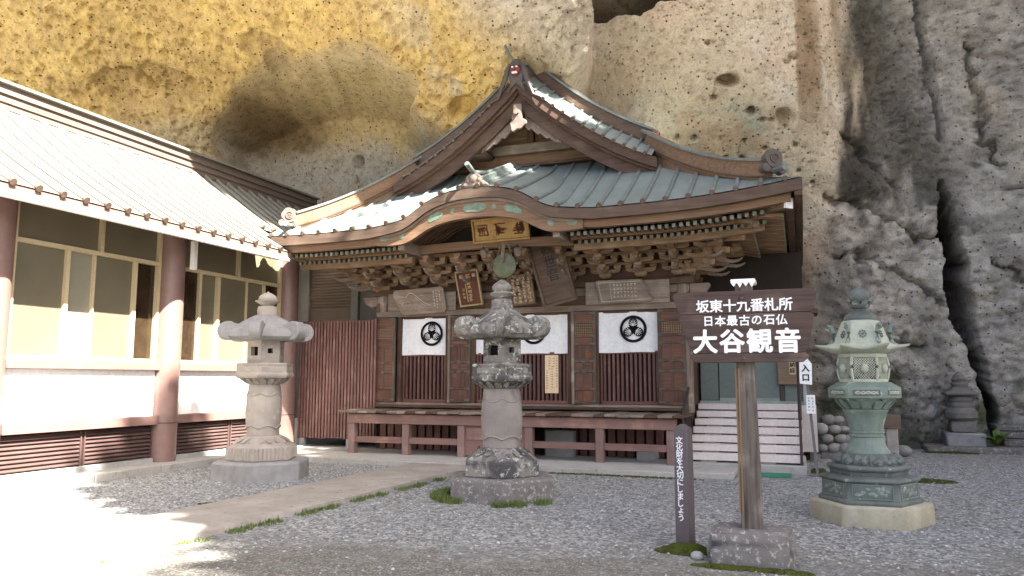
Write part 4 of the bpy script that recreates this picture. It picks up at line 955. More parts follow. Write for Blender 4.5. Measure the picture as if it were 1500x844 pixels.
# lattice under each curtain, one bar at a time
def lattice(x0, x1):
    fr = MB().box(x0, x1, WY - .035, WY + .02, 2.11, 2.165).box(x0, x1, WY - .035, WY + .02, 1.105, 1.17).box(x0, x0 + .04, WY - .035, WY + .02, 1.171, 2.109).box(x1 - .04, x1, WY - .035, WY + .02, 1.171, 2.109)
    f = part('lattice_frame', fr, 'lattice_x', hall, bevel=.004)
    n = int(round((x1 - x0 - .08) / .092)); me = MB().box(-.024, .024, -.02, .02, 1.171, 2.109).mesh('lattice_bar', 'lattice', .003)
    for i in range(n):
        x = x0 + .04 + (i + .5) * (x1 - x0 - .08) / n; link('lattice_bar', me, f, (x, WY - .005, 0))
    bxp('lattice_backing', (x0, x1, WY + .06, WY + .08, 1.11, 2.15), 'dark_inside', f, 0)
OPEN = [(-8.29, -7.245), (-6.51, -4.47), (-3.79, -2.63)]
for a, b in OPEN: lattice(a, b)

# folded door leaves
def leaf(xc, w, yaw, mat_panel):
    h = 1.86; z0 = 1.11; t = .045
    fr = MB().box(-w / 2, -w / 2 + .055, -t / 2, t / 2, 0, h).box(w / 2 - .055, w / 2, -t / 2, t / 2, 0, h)
    zs = [0, .24, .30, .62, .68, .84, .90, 1.20, 1.26, 1.36, 1.42, 1.66, 1.72, h - .05]
    for z in (0, .27, .63, .83, 1.18, 1.33, 1.62, h - .055): fr.box(-w / 2 + .056, w / 2 - .056, -t / 2 + .002, t / 2 - .002, z, z + .055)
    o = link('door_leaf', fr.mesh('door_leaf', 'door', .005), hall, (xc, WY - .17, z0), (0, 0, R_(yaw)))
    def pan(xa, xb, za, zb, m): kid('door_panel', MB().box(xa, xb, -.006, .012, za, zb).mesh('door_panel', m), o)
    a = w / 2 - .056
    pan(-a, a, .056, .268, 'door'); pan(-a, a, h - .184, h - .056, 'door_red'); pan(-a, a, 1.236, 1.328, 'door_red')
    for s in (-1, 1):
        xa, xb = (-a, -.022) if s < 0 else (.022, a)
        pan(xa, xb, .326, .628, mat_panel); pan(xa, xb, .686, .828, 'door_red'); pan(xa, xb, .886, 1.178, mat_panel)
    kid('door_muntin', MB().box(-.021, .021, -t / 2 + .003, t / 2 - .003, .326, 1.178).mesh('door_muntin', 'door', .003), o)
    gr = MB()
    for i in range(9):
        x = -a + (i + .5) * 2 * a / 9; gr.box(x - .006, x + .006, -.008, .008, 1.386, 1.618)
    for i in range(7):
        z = 1.386 + (i + .5) * .232 / 7; gr.box(-a, a, -.0065, .0065, z - .006, z + .006)
    kid('door_grille', gr.mesh('door_grille', 'wood_warm', smooth=False), o); kid('grille_backing', MB().box(-a, a, .012, .018, 1.386, 1.618).mesh('grille_backing', 'dark_inside', smooth=False), o)
    st = MB()
    for z in (.055, .30, .655, .855, 1.205, 1.36, 1.645, h - .03):
        for s in (-1, 1):
            x0 = s * (w / 2 + .003); x1 = s * (w / 2 - .13)
            st.prism([(x0, z - .032), (x0, z + .032), (x1 + s * .03, z + .018), (x1, z), (x1 + s * .03, z - .018)], -t / 2 - .006, -t / 2 - .0005)
    for z in (.655, .855): st.prism([(-.06, z), (0, z + .05), (.06, z), (0, z - .05)], -t / 2 - .0065, -t / 2 + .0005)
    kid('strap', st.mesh('strap', 'patina', smooth=False), o)
    kid('hinge_stile', MB().box(-w / 2 - .012, -w / 2 - .001, -t / 2 - .004, t / 2, .02, h - .02).mesh('hinge_stile', 'patina'), o); kid('hinge_stile', MB().box(w / 2 + .001, w / 2 + .012, -t / 2 - .004, t / 2, .02, h - .02).mesh('hinge_stile', 'patina'), o)
leaf(-8.71, .58, -3, 'door_red'); leaf(-6.86, .46, 12, 'door'); leaf(-4.10, .46, 14, 'door'); leaf(-2.33, .52, -5, 'door_red')
for x in (-7.07, -4.31): bxp('door_edge', (x - .03, x + .03, WY - .26, WY - .12, 1.11, 2.97), 'wood_grey_z')

# --- brackets under the eave
def arm_x(L, h, t, y, z):
    c = L / 2; return [(-c, z + h), (-c, z + h * .55), (-c + .05, z + h * .15), (-c + .13, z), (c - .13, z), (c - .05, z + h * .15), (c, z + h * .55), (c, z + h)]
bm_ = MB()
bm_.lathe([(.10, 0), (.17, .06), (.17, .13)], 4, (0, -.02, 0), R_(45))
for kq in range(3):
    z = .12 + .19 * kq; yo = -.04 - .30 * kq
    bm_.prism(arm_x(.62, .10, .09, 0, z), yo - .045, yo + .045)
    pts = [(0, z + .10), (0, z), (yo - .30, z), (yo - .38, z + .03), (yo - .40, z + .10)]
    bm_.prism(pts, -.045, .045, 'yz')
BR = bm_.mesh('bracket', 'wood_warm', .006)
b2 = MB(); b2.loft([[(-.045, -.045, 0), (.045, -.045, 0), (.045, .045, 0), (-.045, .045, 0)], [(-.07, -.07, .045), (.07, -.07, .045), (.07, .07, .045), (-.07, .07, .045)], [(-.07, -.07, .09), (.07, -.07, .09), (.07, .07, .09), (-.07, .07, .09)]])
BB = b2.mesh('bearing_block', 'wood_warm', smooth=False)
b3 = MB(); b3.loft([[(-.035 * k, y, z), (.035 * k, y, z), (.035 * k, y, z + h), (-.035 * k, y, z + h)] for y, z, h, k in ((0, 0, .09, 1), (-.16, -.035, .085, 1), (-.28, -.045, .07, .95), (-.38, -.015, .055, .85), (-.45, .05, .03, .6))])
NO = b3.mesh('bracket_nose', 'wood_grey', .004)
def bracket(x, y, z, rz=0, blocks=True, sc=1.0):
    o = link('bracket', BR, hall, (x, y, z), (0, 0, rz), (1, 1, sc))
    for kq in range(3):
        for xo in (-.25, 0, .25): kid('bearing_block', BB, o, (xo, -.04 - .30 * kq, .225 + .19 * kq - .008))
        kid('bearing_block', BB, o, (0, -.34 - .30 * kq, .225 + .19 * kq - .008))
    for kq in (0, 1): kid('bracket_nose', NO, o, (0, -.30 - .30 * kq, .10 + .19 * kq))
n = 10
for i in range(n):
    x = -8.72 + i * (6.53 / (n - 1))
    bracket(x, WY - .02, 3.61 + .010 * (x - CX), 0, True, .86)
for kq in range(3):                                     # long bearers between the steps
    z = 3.61 + .86 * (.225 + .19 * kq + .085); y = WY - .06 - .30 * kq
    mb = MB(); mb.loft([[(x, y - .04, z + .01 * (x - CX)), (x, y + .04, z + .01 * (x - CX)), (x, y + .04, z + .06 + .01 * (x - CX)), (x, y - .04, z + .06 + .01 * (x - CX))] for x in (-9.0 - .25 * kq, -1.9 + .25 * kq)])
    part('bearer', mb, 'wood_warm', hall)
bxp('bracket_backing', (-9.0, -1.95, WY + .02, WY + .05, 3.6, 4.7), 'wood_dark')
for i in range(6): bracket(-2.02, 15.3 + i * .68, 3.64, R_(90), True, .86)
for i in range(2): bracket(-8.92, 15.3 + i * .68, 3.58, R_(-90), True, .86)
bracket(-2.02, WY - .04, 3.66, R_(45), True, .86); bracket(-8.92, WY - .04, 3.56, R_(-45), True, .86)
for i, (ln, z) in enumerate(((.62, 3.86), (.92, 4.04), (1.22, 4.22))):   # tail rafters at the right corner
    mb = MB(); mb.beam([(-2.1 + ln, WY - ln * .72, z - .10), (-2.0, WY + .05, z + .06)], .10, .11); part('tail_rafter', mb, 'wood_warm', hall, bevel=.01)
    mb = MB(); mb.beam([(-2.05 + ln * .72, WY + .15 + .25 * i, z - .12), (-2.0, WY + .15 + .25 * i, z + .04)], .09, .10); part('tail_rafter', mb, 'wood_warm', hall, bevel=.01)
# carved frog-leg strut and curved porch beam that carries the gold tablet
mb = MB(); mb.loft(along(KX - 1.6, KX + 1.75, 24, lambda x: [(x, 14.0, 4.17 + .05 * (1 - ((x - KX) / 1.7) ** 2)), (x, 14.14, 4.17 + .05 * (1 - ((x - KX) / 1.7) ** 2)), (x, 14.14, 4.36 + .03 * (1 - ((x - KX) / 1.7) ** 2)), (x, 14.0, 4.36 + .03 * (1 - ((x - KX) / 1.7) ** 2))]))
part('porch_beam', mb, 'wood_orange', hall, bevel=.008)
for s in (-1, 1):
    mb = MB(); mb.tube([(KX + s * .36 + .3, 13.98, 4.18), (KX + s * .36 + .3, 13.86, 4.06), (KX + s * .36 + .3, 13.80, 4.13), (KX + s * .36 + .3, 13.86, 4.20)], [.06, .07, .055, .03], 8); part('beam_nose', mb, 'wood_grey', hall)
bxp('porch_back', (KX - 1.6, KX + 1.6, 14.6, 14.64, 4.3, 5.2), 'dark_inside')

# --- veranda in front of the hall
ver = thing('veranda', (CX, 14.0, 0), 'red painted timber veranda running along the front of the temple hall', 'veranda')
VX = [-8.80, -7.54, -6.31, -4.90, -3.52, -2.22]
for x in VX: bxp('post', (x - .075, x + .075, 13.92, 14.07, .06, .70), 'pink_z', ver, .006)
bxp('front_beam', (-8.9, -2.12, 13.90, 14.06, .702, .895), 'pink', ver, .006)
for a, b in zip(VX[:-1], VX[1:]):
    if abs(a + 6.31) < .01: continue
    bxp('rail', (a + .077, b - .077, 13.95, 14.02, .31, .435), 'pink', ver, .005)
fb = MB()
r = random.Random(11); x = -9.06
while x < -1.98:
    w = r.uniform(.19, .27); x1 = min(x + w, -1.96); y0 = 13.80 + r.uniform(-.03, .02); dz = r.uniform(-.006, .006)
    bxp('floorboard', (x + .003, x1 - .003, y0, 15.02, .915 + dz, .968 + dz), 'wood_grey' if r.random() < .6 else 'wood_dark', ver, .008); x = x1
# cupboard with pierced panel in the middle bay
cb = bxp('cupboard_panel', (-6.235, -4.975, 13.97, 14.01, .12, .70), 'pink', ver, .004)
for x in (-5.93, -5.30):
    bxp('panel_frame', (x - .27, x + .27, 13.955, 13.968, .42, .66), 'pink', cb, .004)
    for a, b in ((0, .028), (0, -.028), (.028, 0), (-.028, 0)): part('pierced_hole', MB().tube([(x + a, 13.96, .27 + b), (x + a, 13.9695, .27 + b)], .015, 8), 'black', cb)
# boards under the floor, with dark gaps
x = -8.75
while x < -2.3:
    if not (-6.3 < x < -5.0): bxp('underfloor_board', (x, x + .145, 15.0, 15.03, .09, .90), 'lattice', ver, .003)
    x += .19
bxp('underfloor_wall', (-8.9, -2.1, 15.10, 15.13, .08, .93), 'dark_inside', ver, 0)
bxp('foundation_stone', (-4.85, -4.25, 14.75, 14.95, .05, .6), 'concrete_wall', ver, .02); bxp('foundation_stone', (-3.0, -2.6, 14.7, 14.9, .05, .3), 'concrete_wall', ver, .02)

# --- curtains with a three leaf crest
def curtain(x0, x1, cxr, label):
    t = thing('curtain', ((x0 + x1) / 2, WY - .06, 2.15), label, 'curtain', 'white curtains in the doorways')
    mb = MB(); n = 26; rr = random.Random(int(-x0 * 10)); ph = rr.uniform(0, 6)
    rows = []
    for i in range(n + 1):
        x = x0 + (x1 - x0) * i / n
        rows.append([(x, WY - .055 + (.017 * math.sin(x * 8 + ph) + .010 * math.sin(x * 19 + 2 * ph)) * (1 - j / 5 * .6), 2.135 + .815 * j / 5 + .006 * math.sin(x * 5 + ph) * (1 - j / 5)) for j in range(6)])
    mb2 = sheet(rows)
    part('cloth', mb2, 'cloth', t)
    if cxr is None: return
    y = WY - .082; zc = 2.60; R = .272
    ring = MB(); a = [(cxr + R * math.cos(k * math.pi / 24), y, zc + R * math.sin(k * math.pi / 24)) for k in range(48)]; b = [(cxr + .215 * math.cos(k * math.pi / 24), y, zc + .215 * math.sin(k * math.pi / 24)) for k in range(48)]
    ring.add(a + b, [(k, (k + 1) % 48, 48 + (k + 1) % 48, 48 + k) for k in range(48)])
    cr = part('crest', ring, 'black', t, smooth=False)
    for q in range(3):
        ang = math.pi / 2 + q * 2 * math.pi / 3; lx, lz = cxr + .112 * math.cos(ang), zc + .112 * math.sin(ang)
        lf = MB(); pts = []
        for k in range(24):
            tt = 2 * math.pi * k / 24; rad = .103 * (1 + .10 * math.cos(2 * tt) - .10 * math.cos(tt) ** 8 * (1 if math.cos(tt) > 0 else 0)); pts.append((lx + rad * math.cos(tt + ang), y, lz + rad * math.sin(tt + ang)))
        lf.add(pts, [tuple(range(24))]); part('crest_leaf', lf, 'black', cr, smooth=False)
        vn = MB(); bx_, bz_ = lx - .05 * math.cos(ang), lz - .05 * math.sin(ang)
        for v in (-1.15, -.7, -.35, 0, .35, .7, 1.15):
            L = .128 - .028 * abs(v); ex, ez_ = bx_ + L * math.cos(ang + v), bz_ + L * math.sin(ang + v); nx, nz = -math.sin(ang + v) * .0045, math.cos(ang + v) * .0045
            vn.add([(bx_ - nx, y - .002, bz_ - nz), (bx_ + nx, y - .002, bz_ + nz), (ex + nx, y - .002, ez_ + nz), (ex - nx, y - .002, ez_ - nz)], [(0, 1, 2, 3)])
        part('crest_vein', vn, 'cloth', cr, smooth=False)
curtain(-8.30, -7.25, -7.57, 'white curtain with a round black crest in the left doorway')
curtain(-6.52, -4.47, -5.20, 'wide white curtain in the middle doorway, mostly behind a stone lantern')
curtain(-3.81, -2.61, -3.10, 'white curtain with a round black crest in the right doorway')

# paper notice on the middle lattice
pn = thing('paper_notice', (-4.82, WY - .05, 1.42), 'cream paper notice with handwriting pinned to the middle lattice', 'notice')
bxp('sheet', (-4.965, -4.675, WY - .052, WY - .046, 1.32, 2.10), 'paper', pn, 0)
r = random.Random(4); mb = MB()
for ci, (xc, z1, z0) in enumerate(((-4.71, 2.05, 1.46), (-4.77, 2.05, 1.85), (-4.81, 1.88, 1.42), (-4.865, 2.05, 1.80), (-4.92, 1.80, 1.40))):
    z = z1
    while z > z0: scribble(mb, xc - .016, xc + .016, z - .034, z, WY - .0535, r, 5, .14); z -= .052
part('handwriting', mb, 'ink', pn, smooth=False)

# --- tablets hung under the eave
def tablet(name, loc, tilt, roll, w, h, t, frame, fmat, mat, label, shape=None, fw=.05):
    o = thing(name, loc, label, 'plaque', 'tablets hung on the temple front', rot=(R_(tilt), R_(roll), 0))
    if shape: kid('board', MB().prism(shape, -t / 2, t / 2).mesh('board', mat, .006), o)
    else: kid('board', MB().box(-w / 2, w / 2, -t / 2, t / 2, -h / 2, h / 2).mesh('board', mat, .004), o)
    if frame:
        for a in ((-w / 2 - fw, w / 2 + fw, h / 2 + .001, h / 2 + fw), (-w / 2 - fw, w / 2 + fw, -h / 2 - fw, -h / 2 - .001), (-w / 2 - fw, -w / 2 - .001, -h / 2, h / 2), (w / 2 + .001, w / 2 + fw, -h / 2, h / 2)):
            kid('frame', MB().box(a[0], a[1], -t / 2 - .03, t / 2 + .01, a[2], a[3]).mesh('frame', fmat, .006), o)
    return o
# gold tablet
g = tablet('gold_tablet', (-5.47, 13.92, 4.57), 16, -1.5, 1.12, .40, .05, True, 'gold', 'gold', 'worn gold framed tablet under the curved porch eave', fw=.045)
r = random.Random(8)
for q in range(3):
    mb = MB(); x = -.38 + q * .38; scribble(mb, x - .13, x + .13, -.14, .14, -.0265, r, 13, .11); kid('worn_lettering', mb.mesh('worn_lettering', 'plaque_red', smooth=False), g)
# long leaning board
g = tablet('long_tablet', (-4.62, 14.55, 3.79), 9, -13.2, .60, 1.30, .05, True, 'wood_gable', 'wood_gable', 'long leaning wooden tablet with three large carved characters', fw=.06)
for q, ch in enumerate('觀世音'): kid('lettering', glyph_mesh(ch, .26, 'ink', .004), g, (.02 + .0 * q, -.030, .44 - .27 * q))
# small tablet with gold writing
g = tablet('framed_tablet', (-6.56, 14.86, 3.54), 14, -4.5, .46, .70, .04, True, 'gold_line', 'plaque_red', 'narrow red brown tablet with gold writing in a pale frame', fw=.035)
mb = MB(); r = random.Random(5)
for i in range(7): scribble(mb, -.045, .065, .22 - .085 * i, .30 - .085 * i, -.0215, r, 7, .16)
for i in range(3): scribble(mb, -.17, -.10, -.06 - .08 * i, .0 - .08 * i, -.0215, r, 6, .16)
mb.box(-.075, -.055, -.0225, -.0212, -.30, .10)
kid('lettering', mb.mesh('lettering', 'gold_line', smooth=False), g)
kid('lettering', glyph_mesh('奉', .085, 'pale_line', .002), g, (.15, -.0225, .26)); kid('lettering', glyph_mesh('献', .085, 'pale_line', .002), g, (-.14, -.0225, .26))
# mountain relief tablet
sh = [(-.62, .24), (-.58, .28), (.54, .30), (.60, .26), (.63, -.20), (.58, -.27), (-.40, -.28), (-.50, -.20), (-.55, -.05), (-.63, .14)]
g = tablet('carved_tablet', (-7.77, 14.92, 3.30), 12, -1.5, 1.2, .55, .05, False, None, 'wood_grey', 'weathered board carved with a white outlined mountain, above the left doorway', shape=sh)
def line(o, pts, w, mat, name='carved_line', y=-.028):
    mb = MB()
    for (a, b), (c, d) in zip(pts[:-1], pts[1:]):
        L = math.hypot(c - a, d - b) + 1e-6; nx, nz = -(d - b) / L * w, (c - a) / L * w
        mb.add([(a - nx, y, b - nz), (a + nx, y, b + nz), (c + nx, y, d + nz), (c - nx, y, d - nz)], [(0, 1, 2, 3)])
    kid(name, mb.mesh(name, mat, smooth=False), o)
line(g, [(-.33, .10), (-.27, .17), (-.22, .20), (-.14, .19), (-.06, .12), (.03, .04), (.12, -.03), (.22, -.08), (.28, -.10)], .006, 'pale_line')
line(g, [(-.10, .10), (0, .01), (.08, -.06), (.14, -.10)], .004, 'pale_line'); line(g, [(-.53, .16), (-.47, .13), (-.40, .13), (-.36, .11)], .004, 'pale_line'); line(g, [(-.50, 0), (-.43, -.03), (-.38, .0), (-.41, -.04), (-.46, -.06)], .004, 'pale_line')
line(g, [(-.35, -.02), (-.30, .02), (-.24, 0), (-.22, -.05), (-.28, -.08), (-.33, -.05)], .003, 'pale_line'); line(g, [(.02, .14), (.10, .13), (.14, .10)], .003, 'pale_line')
mb = MB(); r = random.Random(6)
for xc, n_, z1 in ((.50, 4, .22), (.43, 7, .24), (.36, 6, .22)):
    for i in range(n_): scribble(mb, xc - .022, xc + .022, z1 - .055 - .06 * i, z1 - .06 * i, -.028, r, 6, .14)
kid('lettering', mb.mesh('lettering', 'pale_line', smooth=False), g)
# flaking tablet
g = tablet('flaking_tablet', (-5.38, 14.90, 3.46), 13, -4.5, .50, .60, .04, True, 'wood_grey', 'plaque_mottle', 'small square tablet with flaking gilt, behind the lantern top', fw=.022)
mb = MB(); r = random.Random(9)
for xc in (-.17, -.06, .06, .17):
    for i in range(7): scribble(mb, xc - .035, xc + .035, .18 - .075 * i, .25 - .075 * i, -.0215, r, 5, .16)
kid('worn_lettering', mb.mesh('worn_lettering', 'pale_line', smooth=False), g)
# grey inscribed board, right doorway
sh = [(-.56, .20), (-.52, .23), (.38, .21), (.46, .06), (.49, -.10), (.58, -.20), (.52, -.24), (-.47, -.25)]
g = tablet('inscribed_tablet', (-3.25, 14.95, 3.36), 10, -1.0, 1.1, .45, .045, False, None, 'wood_grey', 'grey weathered inscribed board above the right doorway', shape=sh)
mb = MB(); r = random.Random(10)
for i in range(4):
    for j in range(7): scribble(mb, -.20 + .07 * j, -.15 + .07 * j, .09 - .075 * i, .14 - .075 * i, -.0245, r, 5, .15)
kid('lettering', mb.mesh('lettering', 'pale_line', smooth=False), g)
line(g, [(-.50, .18), (-.44, -.20), (.50, -.19)], .005, 'pale_line', y=-.0245); line(g, [(-.50, .18), (.36, .17)], .005, 'pale_line', y=-.0245); line(g, [(-.26, .15), (-.24, -.17)], .004, 'pale_line', y=-.0245)
# bare grey panels behind the tablets
bxp('frieze_panel', (-4.05, -2.35, WY - .175, WY - .15, 3.10, 3.56), 'wood_grey'); bxp('frieze_panel', (-8.62, -6.95, WY - .175, WY - .15, 3.10, 3.50), 'wood_grey')

# --- gong and its rope
gg = thing('gong', (-5.37, 13.86, 3.82), 'round green bronze gong hanging under the porch beam', 'gong')
mb = MB(); mb.lathe([(.001, -.055), (.06, -.055), (.075, -.047), (.13, -.047), (.14, -.04), (.20, -.036), (.215, -.02), (.245, -.01), (.245, .01), (.215, .03), (.10, .06), (.001, .06)], 36, (0, 0, 0))
kid('disc', mb.mesh('disc', 'bronze_gong', angle=30), gg, (0, 0, 0), (R_(90), 0, 0))
for s in (-1, 1):
    kid('ear', MB().tube([(s * .24, 0, .03), (s * .275, 0, .04)], .03, 10).mesh('ear', 'bronze_gong'), gg)
    kid('hanger', MB().tube([(s * .15, .0, .19), (s * .11, .02, .30), (s * .06, .10, .40)], .012, 6).mesh('hanger', 'rope'), gg)
mb = MB(); mb.tube([(0, -.02, .42), (.0, -.07, .32), (-.005, -.085, .18), (-.01, -.085, .06)], [.05, .035, .045, .03], 10); kid('rope_tassel', mb.mesh('rope_tassel', 'rope'), gg)
mb = MB(); mb.tube([(.04, 0, .42), (.10, -.02, .40), (.12, .0, .30)], .018, 8); mb.tube([(-.05, 0, .42), (-.09, -.02, .38), (-.10, .0, .33)], .018, 8); kid('rope_knot', mb.mesh('rope_knot', 'rope'), gg)

# ------------------------------------------------------------------ side hall on the left
sh_ = thing('side_hall', (-12.5, 9, 0), 'low white walled side hall with brown pillars and a pale metal roof', 'building')
def sbx(name, b, mat, parent=None, bevel=.006): return part(name, MB().box(*b), mat, parent or sh_, bevel=bevel)
SX = -11.06
COLY = [4.30, 7.72, 11.10, 14.62]
for y in COLY:
    c = part('pillar', MB().lathe([(.25, .10), (.25, 4.42)], 32, (SX + .02, y, 0)), 'hall_paint', sh_)
    part('pillar_band', MB().lathe([(.2525, .80), (.2525, .825)], 32, (SX + .02, y, 0)), 'louvre', c)
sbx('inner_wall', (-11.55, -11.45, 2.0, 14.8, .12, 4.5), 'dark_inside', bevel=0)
def bay(y0, y1, mull, upper, clear, light):
    sbx('plinth', (SX - .1, SX + .10, y0, y1, .10, .20), 'concrete_wall'); 
    half = (y0 + y1) / 2
    for a, b in ((y0, half - .02), (half + .02, y1)):
        fr = part('vent_frame', MB().box(SX - .06, SX - .02, a + .001, b - .001, .205, .76), 'louvre', sh_)
        for i in range(8):
            z = .225 + i * .066; mb = MB(); mb.loft([[(SX - .018, yy, z + .055), (SX + .035, yy, z), (SX + .045, yy, z + .012), (SX - .008, yy, z + .066)] for yy in (a + .03, b - .03)])
            part('vent_slat', mb, 'louvre', fr, smooth=False)
        for yy in (a + .015, b - .015): sbx('vent_stile', (SX - .018, SX + .05, yy - .013, yy + .013, .205, .76), 'louvre', fr, 0)
    sbx('base_rail', (SX - .05, SX + .15, y0 - .02, y1 + .02, .79, .95), 'hall_paint')
    sbx('white_panel', (SX - .06, SX + .03, y0, y1, .951, 1.764), 'white_wall', bevel=0)
    sbx('sill', (SX - .06, SX + .13, y0 - .02, y1 + .02, 1.766, 1.90), 'hall_paint')
    # window: frame, transom, mullions, panes
    w = part('window', MB().box(SX - .06, SX + .06, y0, y1, 1.905, 1.965).box(SX - .06, SX + .05, y0, y1, 3.68, 3.75).box(SX - .06, SX + .05, y0, y1, 4.40, 4.45).box(SX - .06, SX + .05, y0, y0 + .06, 1.966, 3.679).box(SX - .06, SX + .05, y1 - .06, y1, 1.966, 3.679).box(SX - .06, SX + .05, y0, y0 + .06, 3.751, 4.399).box(SX - .06, SX + .05, y1 - .06, y1, 3.751, 4.399), 'cream_frame', sh_)
    for m_, t in mull: sbx('mullion', (SX - .05, SX + (.04 if t > .03 else .02), m_ - t, m_ + t, 1.966, 3.679), 'cream_frame', w, 0)
    for m_ in upper: sbx('mullion', (SX - .05, SX + .04, m_ - .035, m_ + .035, 3.751, 4.399), 'cream_frame', w, 0)
    ys = [y0 + .03] + [m_ for m_, _ in mull] + [y1 - .03]
    for i, (a, b) in enumerate(zip(ys[:-1], ys[1:])):
        mt = 'pane_clear' if i in clear else ('pane_light' if i in light else 'pane'); d = -.045 if i % 2 else -.02
        sbx('pane', (SX + d - .006, SX + d, a, b, 1.95, 3.69), mt, w, 0)
    ys = [y0 + .03] + list(upper) + [y1 - .03]
    for a, b in zip(ys[:-1], ys[1:]): sbx('pane', (SX - .036, SX - .03, a, b, 3.74, 4.41), 'pane', w, 0)
bay(4.56, 7.46, [(5.6, .035), (6.2, .02)], [6.0], [], [])
bay(7.98, 10.84, [(8.93, .035), (9.45, .018), (10.28, .035)], [9.55], [3], [1])
bay(11.36, 14.36, [(11.86, .035), (12.38, .035), (13.25, .018), (13.82, .02)], [12.95], [0, 4], [])
sbx('wall_head', (SX - .1, SX + .04, 2.0, 14.8, 4.46, 4.62), 'hall_paint')
# roof
def hz(x): t = (-10.0 - x) / 3.2; return 4.28 + 2.17 * t - .10 * math.sin(math.pi * t)
xs_ = [-9.98 - 3.22 * i / 12 for i in range(13)]
hroof = part('roof', sheet([[(x, y, hz(x)) for x in xs_] for y in (1.5, 5, 9, 13.32)]), 'hall_copper', sh_)
part('rear_roof', sheet([[(x, y, hz(x)) for x in xs_[4:]] for y in (13.32, 15.5, 18.6)]), 'hall_copper', sh_)
part('rear_slope', sheet([[(-13.2 - .4 * i, y, 6.45 - .27 * i) for i in range(9)] for y in (1.5, 10, 18.6)]), 'hall_copper', sh_)
sbx('end_wall', (-16.2, SX - .12, 1.9, 2.0, .1, 4.4), 'white_wall', bevel=0)
y = 1.75
while y < 13.3:
    batten([(x, y, hz(x) + .03) for x in [-9.95] + xs_[1:]], hroof, .045, ('hall_copper', 'cap')); y += .385
while y < 18.3:
    batten([(x, y, hz(x) + .03) for x in xs_[4:]], hroof, .045, ('hall_copper', 'cap')); y += .385
sbx('eave_fascia', (-10.10, -10.0, 1.5, 13.30, 4.13, 4.262), 'hall_paint'); sbx('eave_drip', (-10.06, -9.96, 1.5, 13.22, 4.062, 4.128), 'white_metal')
mb = MB(); mb.loft([[(-10.1, y, 4.15), (-11.2, y, 4.46), (-11.2, y, 4.50), (-10.1, y, 4.20)] for y in (1.5, 13.3)]); part('soffit', mb, 'hall_paint', sh_)
mb = MB(); mb.loft([[(-13.32, y, 6.38), (-13.08, y, 6.38), (-13.12, y, 6.84), (-13.28, y, 6.84)] for y in (1.5, 10, 18.6)]); rg = part('ridge', mb, 'hall_ridge', sh_)
for z in (6.50, 6.66): sbx('ridge_course', (-13.36, -13.06, 1.5, 18.6, z, z + .03), 'hall_ridge', rg, 0)
sbx('ridge_cap', (-13.36, -13.04, 1.48, 18.63, 6.842, 6.90), 'hall_copper', rg)
sbx('downpipe', (-10.72, -10.62, 11.22, 11.32, 3.66, 4.2), 'white_metal', bevel=.01)
# verge board where the side roof meets the temple eave
mb = MB(); mb.loft([[(x, 13.26, hz(x) - .10), (x, 13.33, hz(x) - .10), (x, 13.33, hz(x) + .02), (x, 13.26, hz(x) + .02)] for x in xs_[:5]]); part('verge_board', mb, 'hall_paint', sh_)
# link wall behind the fence
sbx('link_wall', (-12.2, -9.35, 16.5, 16.6, .1, 4.9), 'grey_wall', bevel=0); sbx('link_post', (-11.95, -11.72, 16.38, 16.5, .1, 4.7), 'grey_wall'); sbx('link_post', (-10.46, -10.26, 16.38, 16.5, .1, 4.7), 'grey_wall')
for i in range(15): sbx('shutter_slat', (-11.70, -10.48, 16.44, 16.49, 3.42 + i * .075, 3.484 + i * .075), 'box_wood', bevel=.004)
sbx('shutter_board', (-11.70, -10.48, 16.44, 16.49, .2, 3.40), 'box_wood'); sbx('link_lintel', (-12.2, -9.35, 16.36, 16.5, 4.71, 4.86), 'wood_grey')

# ------------------------------------------------------------------ red slatted fence between the two halls
fn = thing('slat_fence', (-9.95, 15.0, .1), 'tall dull red fence of upright slats between the two halls', 'fence')
r = random.Random(2); x = -10.92
while x < -8.92:
    w = .056 + r.uniform(-.003, .004); zt = 2.935 + r.uniform(-.012, .012)
    part('slat', MB().box(x, x + w, 14.965 + r.uniform(-.004, .004), 14.995, .275 + r.uniform(-.01, .01), zt), 'red', fn, bevel=.004); x += .083
for z in (.5, 1.5, 2.6): part('fence_rail', MB().box(-10.93, -8.93, 15.0, 15.05, z, z + .07), 'wood_dark', fn)
part('backing', MB().box(-10.93, -8.93, 15.052, 15.07, .3, 2.9), 'fence_dark', fn)
for x in (-10.85, -9.6): part('fence_foot', MB().box(x, x + .12, 14.98, 15.08, .05, .28), 'concrete_wall', fn)
single('footing_wall', MB().box(-10.98, -10.90, 14.88, 15.3, .06, .72), 'concrete_wall', (-10.94, 15, .05), 'short pale concrete footing wall at the left foot of the red slat fence', 'wall')

# ------------------------------------------------------------------ steps and side entrance on the right
st = thing('entrance_steps', (-1.0, 14.2, 0), 'pale pink board steps on a concrete base at the side entrance', 'steps')
part('step_base', MB().box(-2.02, .02, 14.12, 16.2, -.03, .135), 'concrete', st, bevel=.012)
for i in range(7):
    z = .165 + i * .139; y = 14.26 + i * .285
    part('step_board', MB().box(-1.98, -.02, y, y + .27, z, z + .122), 'step_board', st, bevel=.008)
    for xx in (-1.62, -.62): part('step_block', MB().box(xx - .14, xx + .14, y + .06, y + .16, z - .030 if i else .136, z - .001), 'step_board', st)
for xx in (-1.9, -.1):
    mb = MB(); mb.prism([(14.35, .136), (16.2, .136), (16.2, 1.05), (15.95, .98), (14.45, .15)], xx - .03, xx + .03, 'yz'); part('stringer', mb, 'dark_inside', st)
part('step_void', MB().box(-1.85, -.15, 16.0, 16.05, .14, 1.0), 'dark_inside', st)
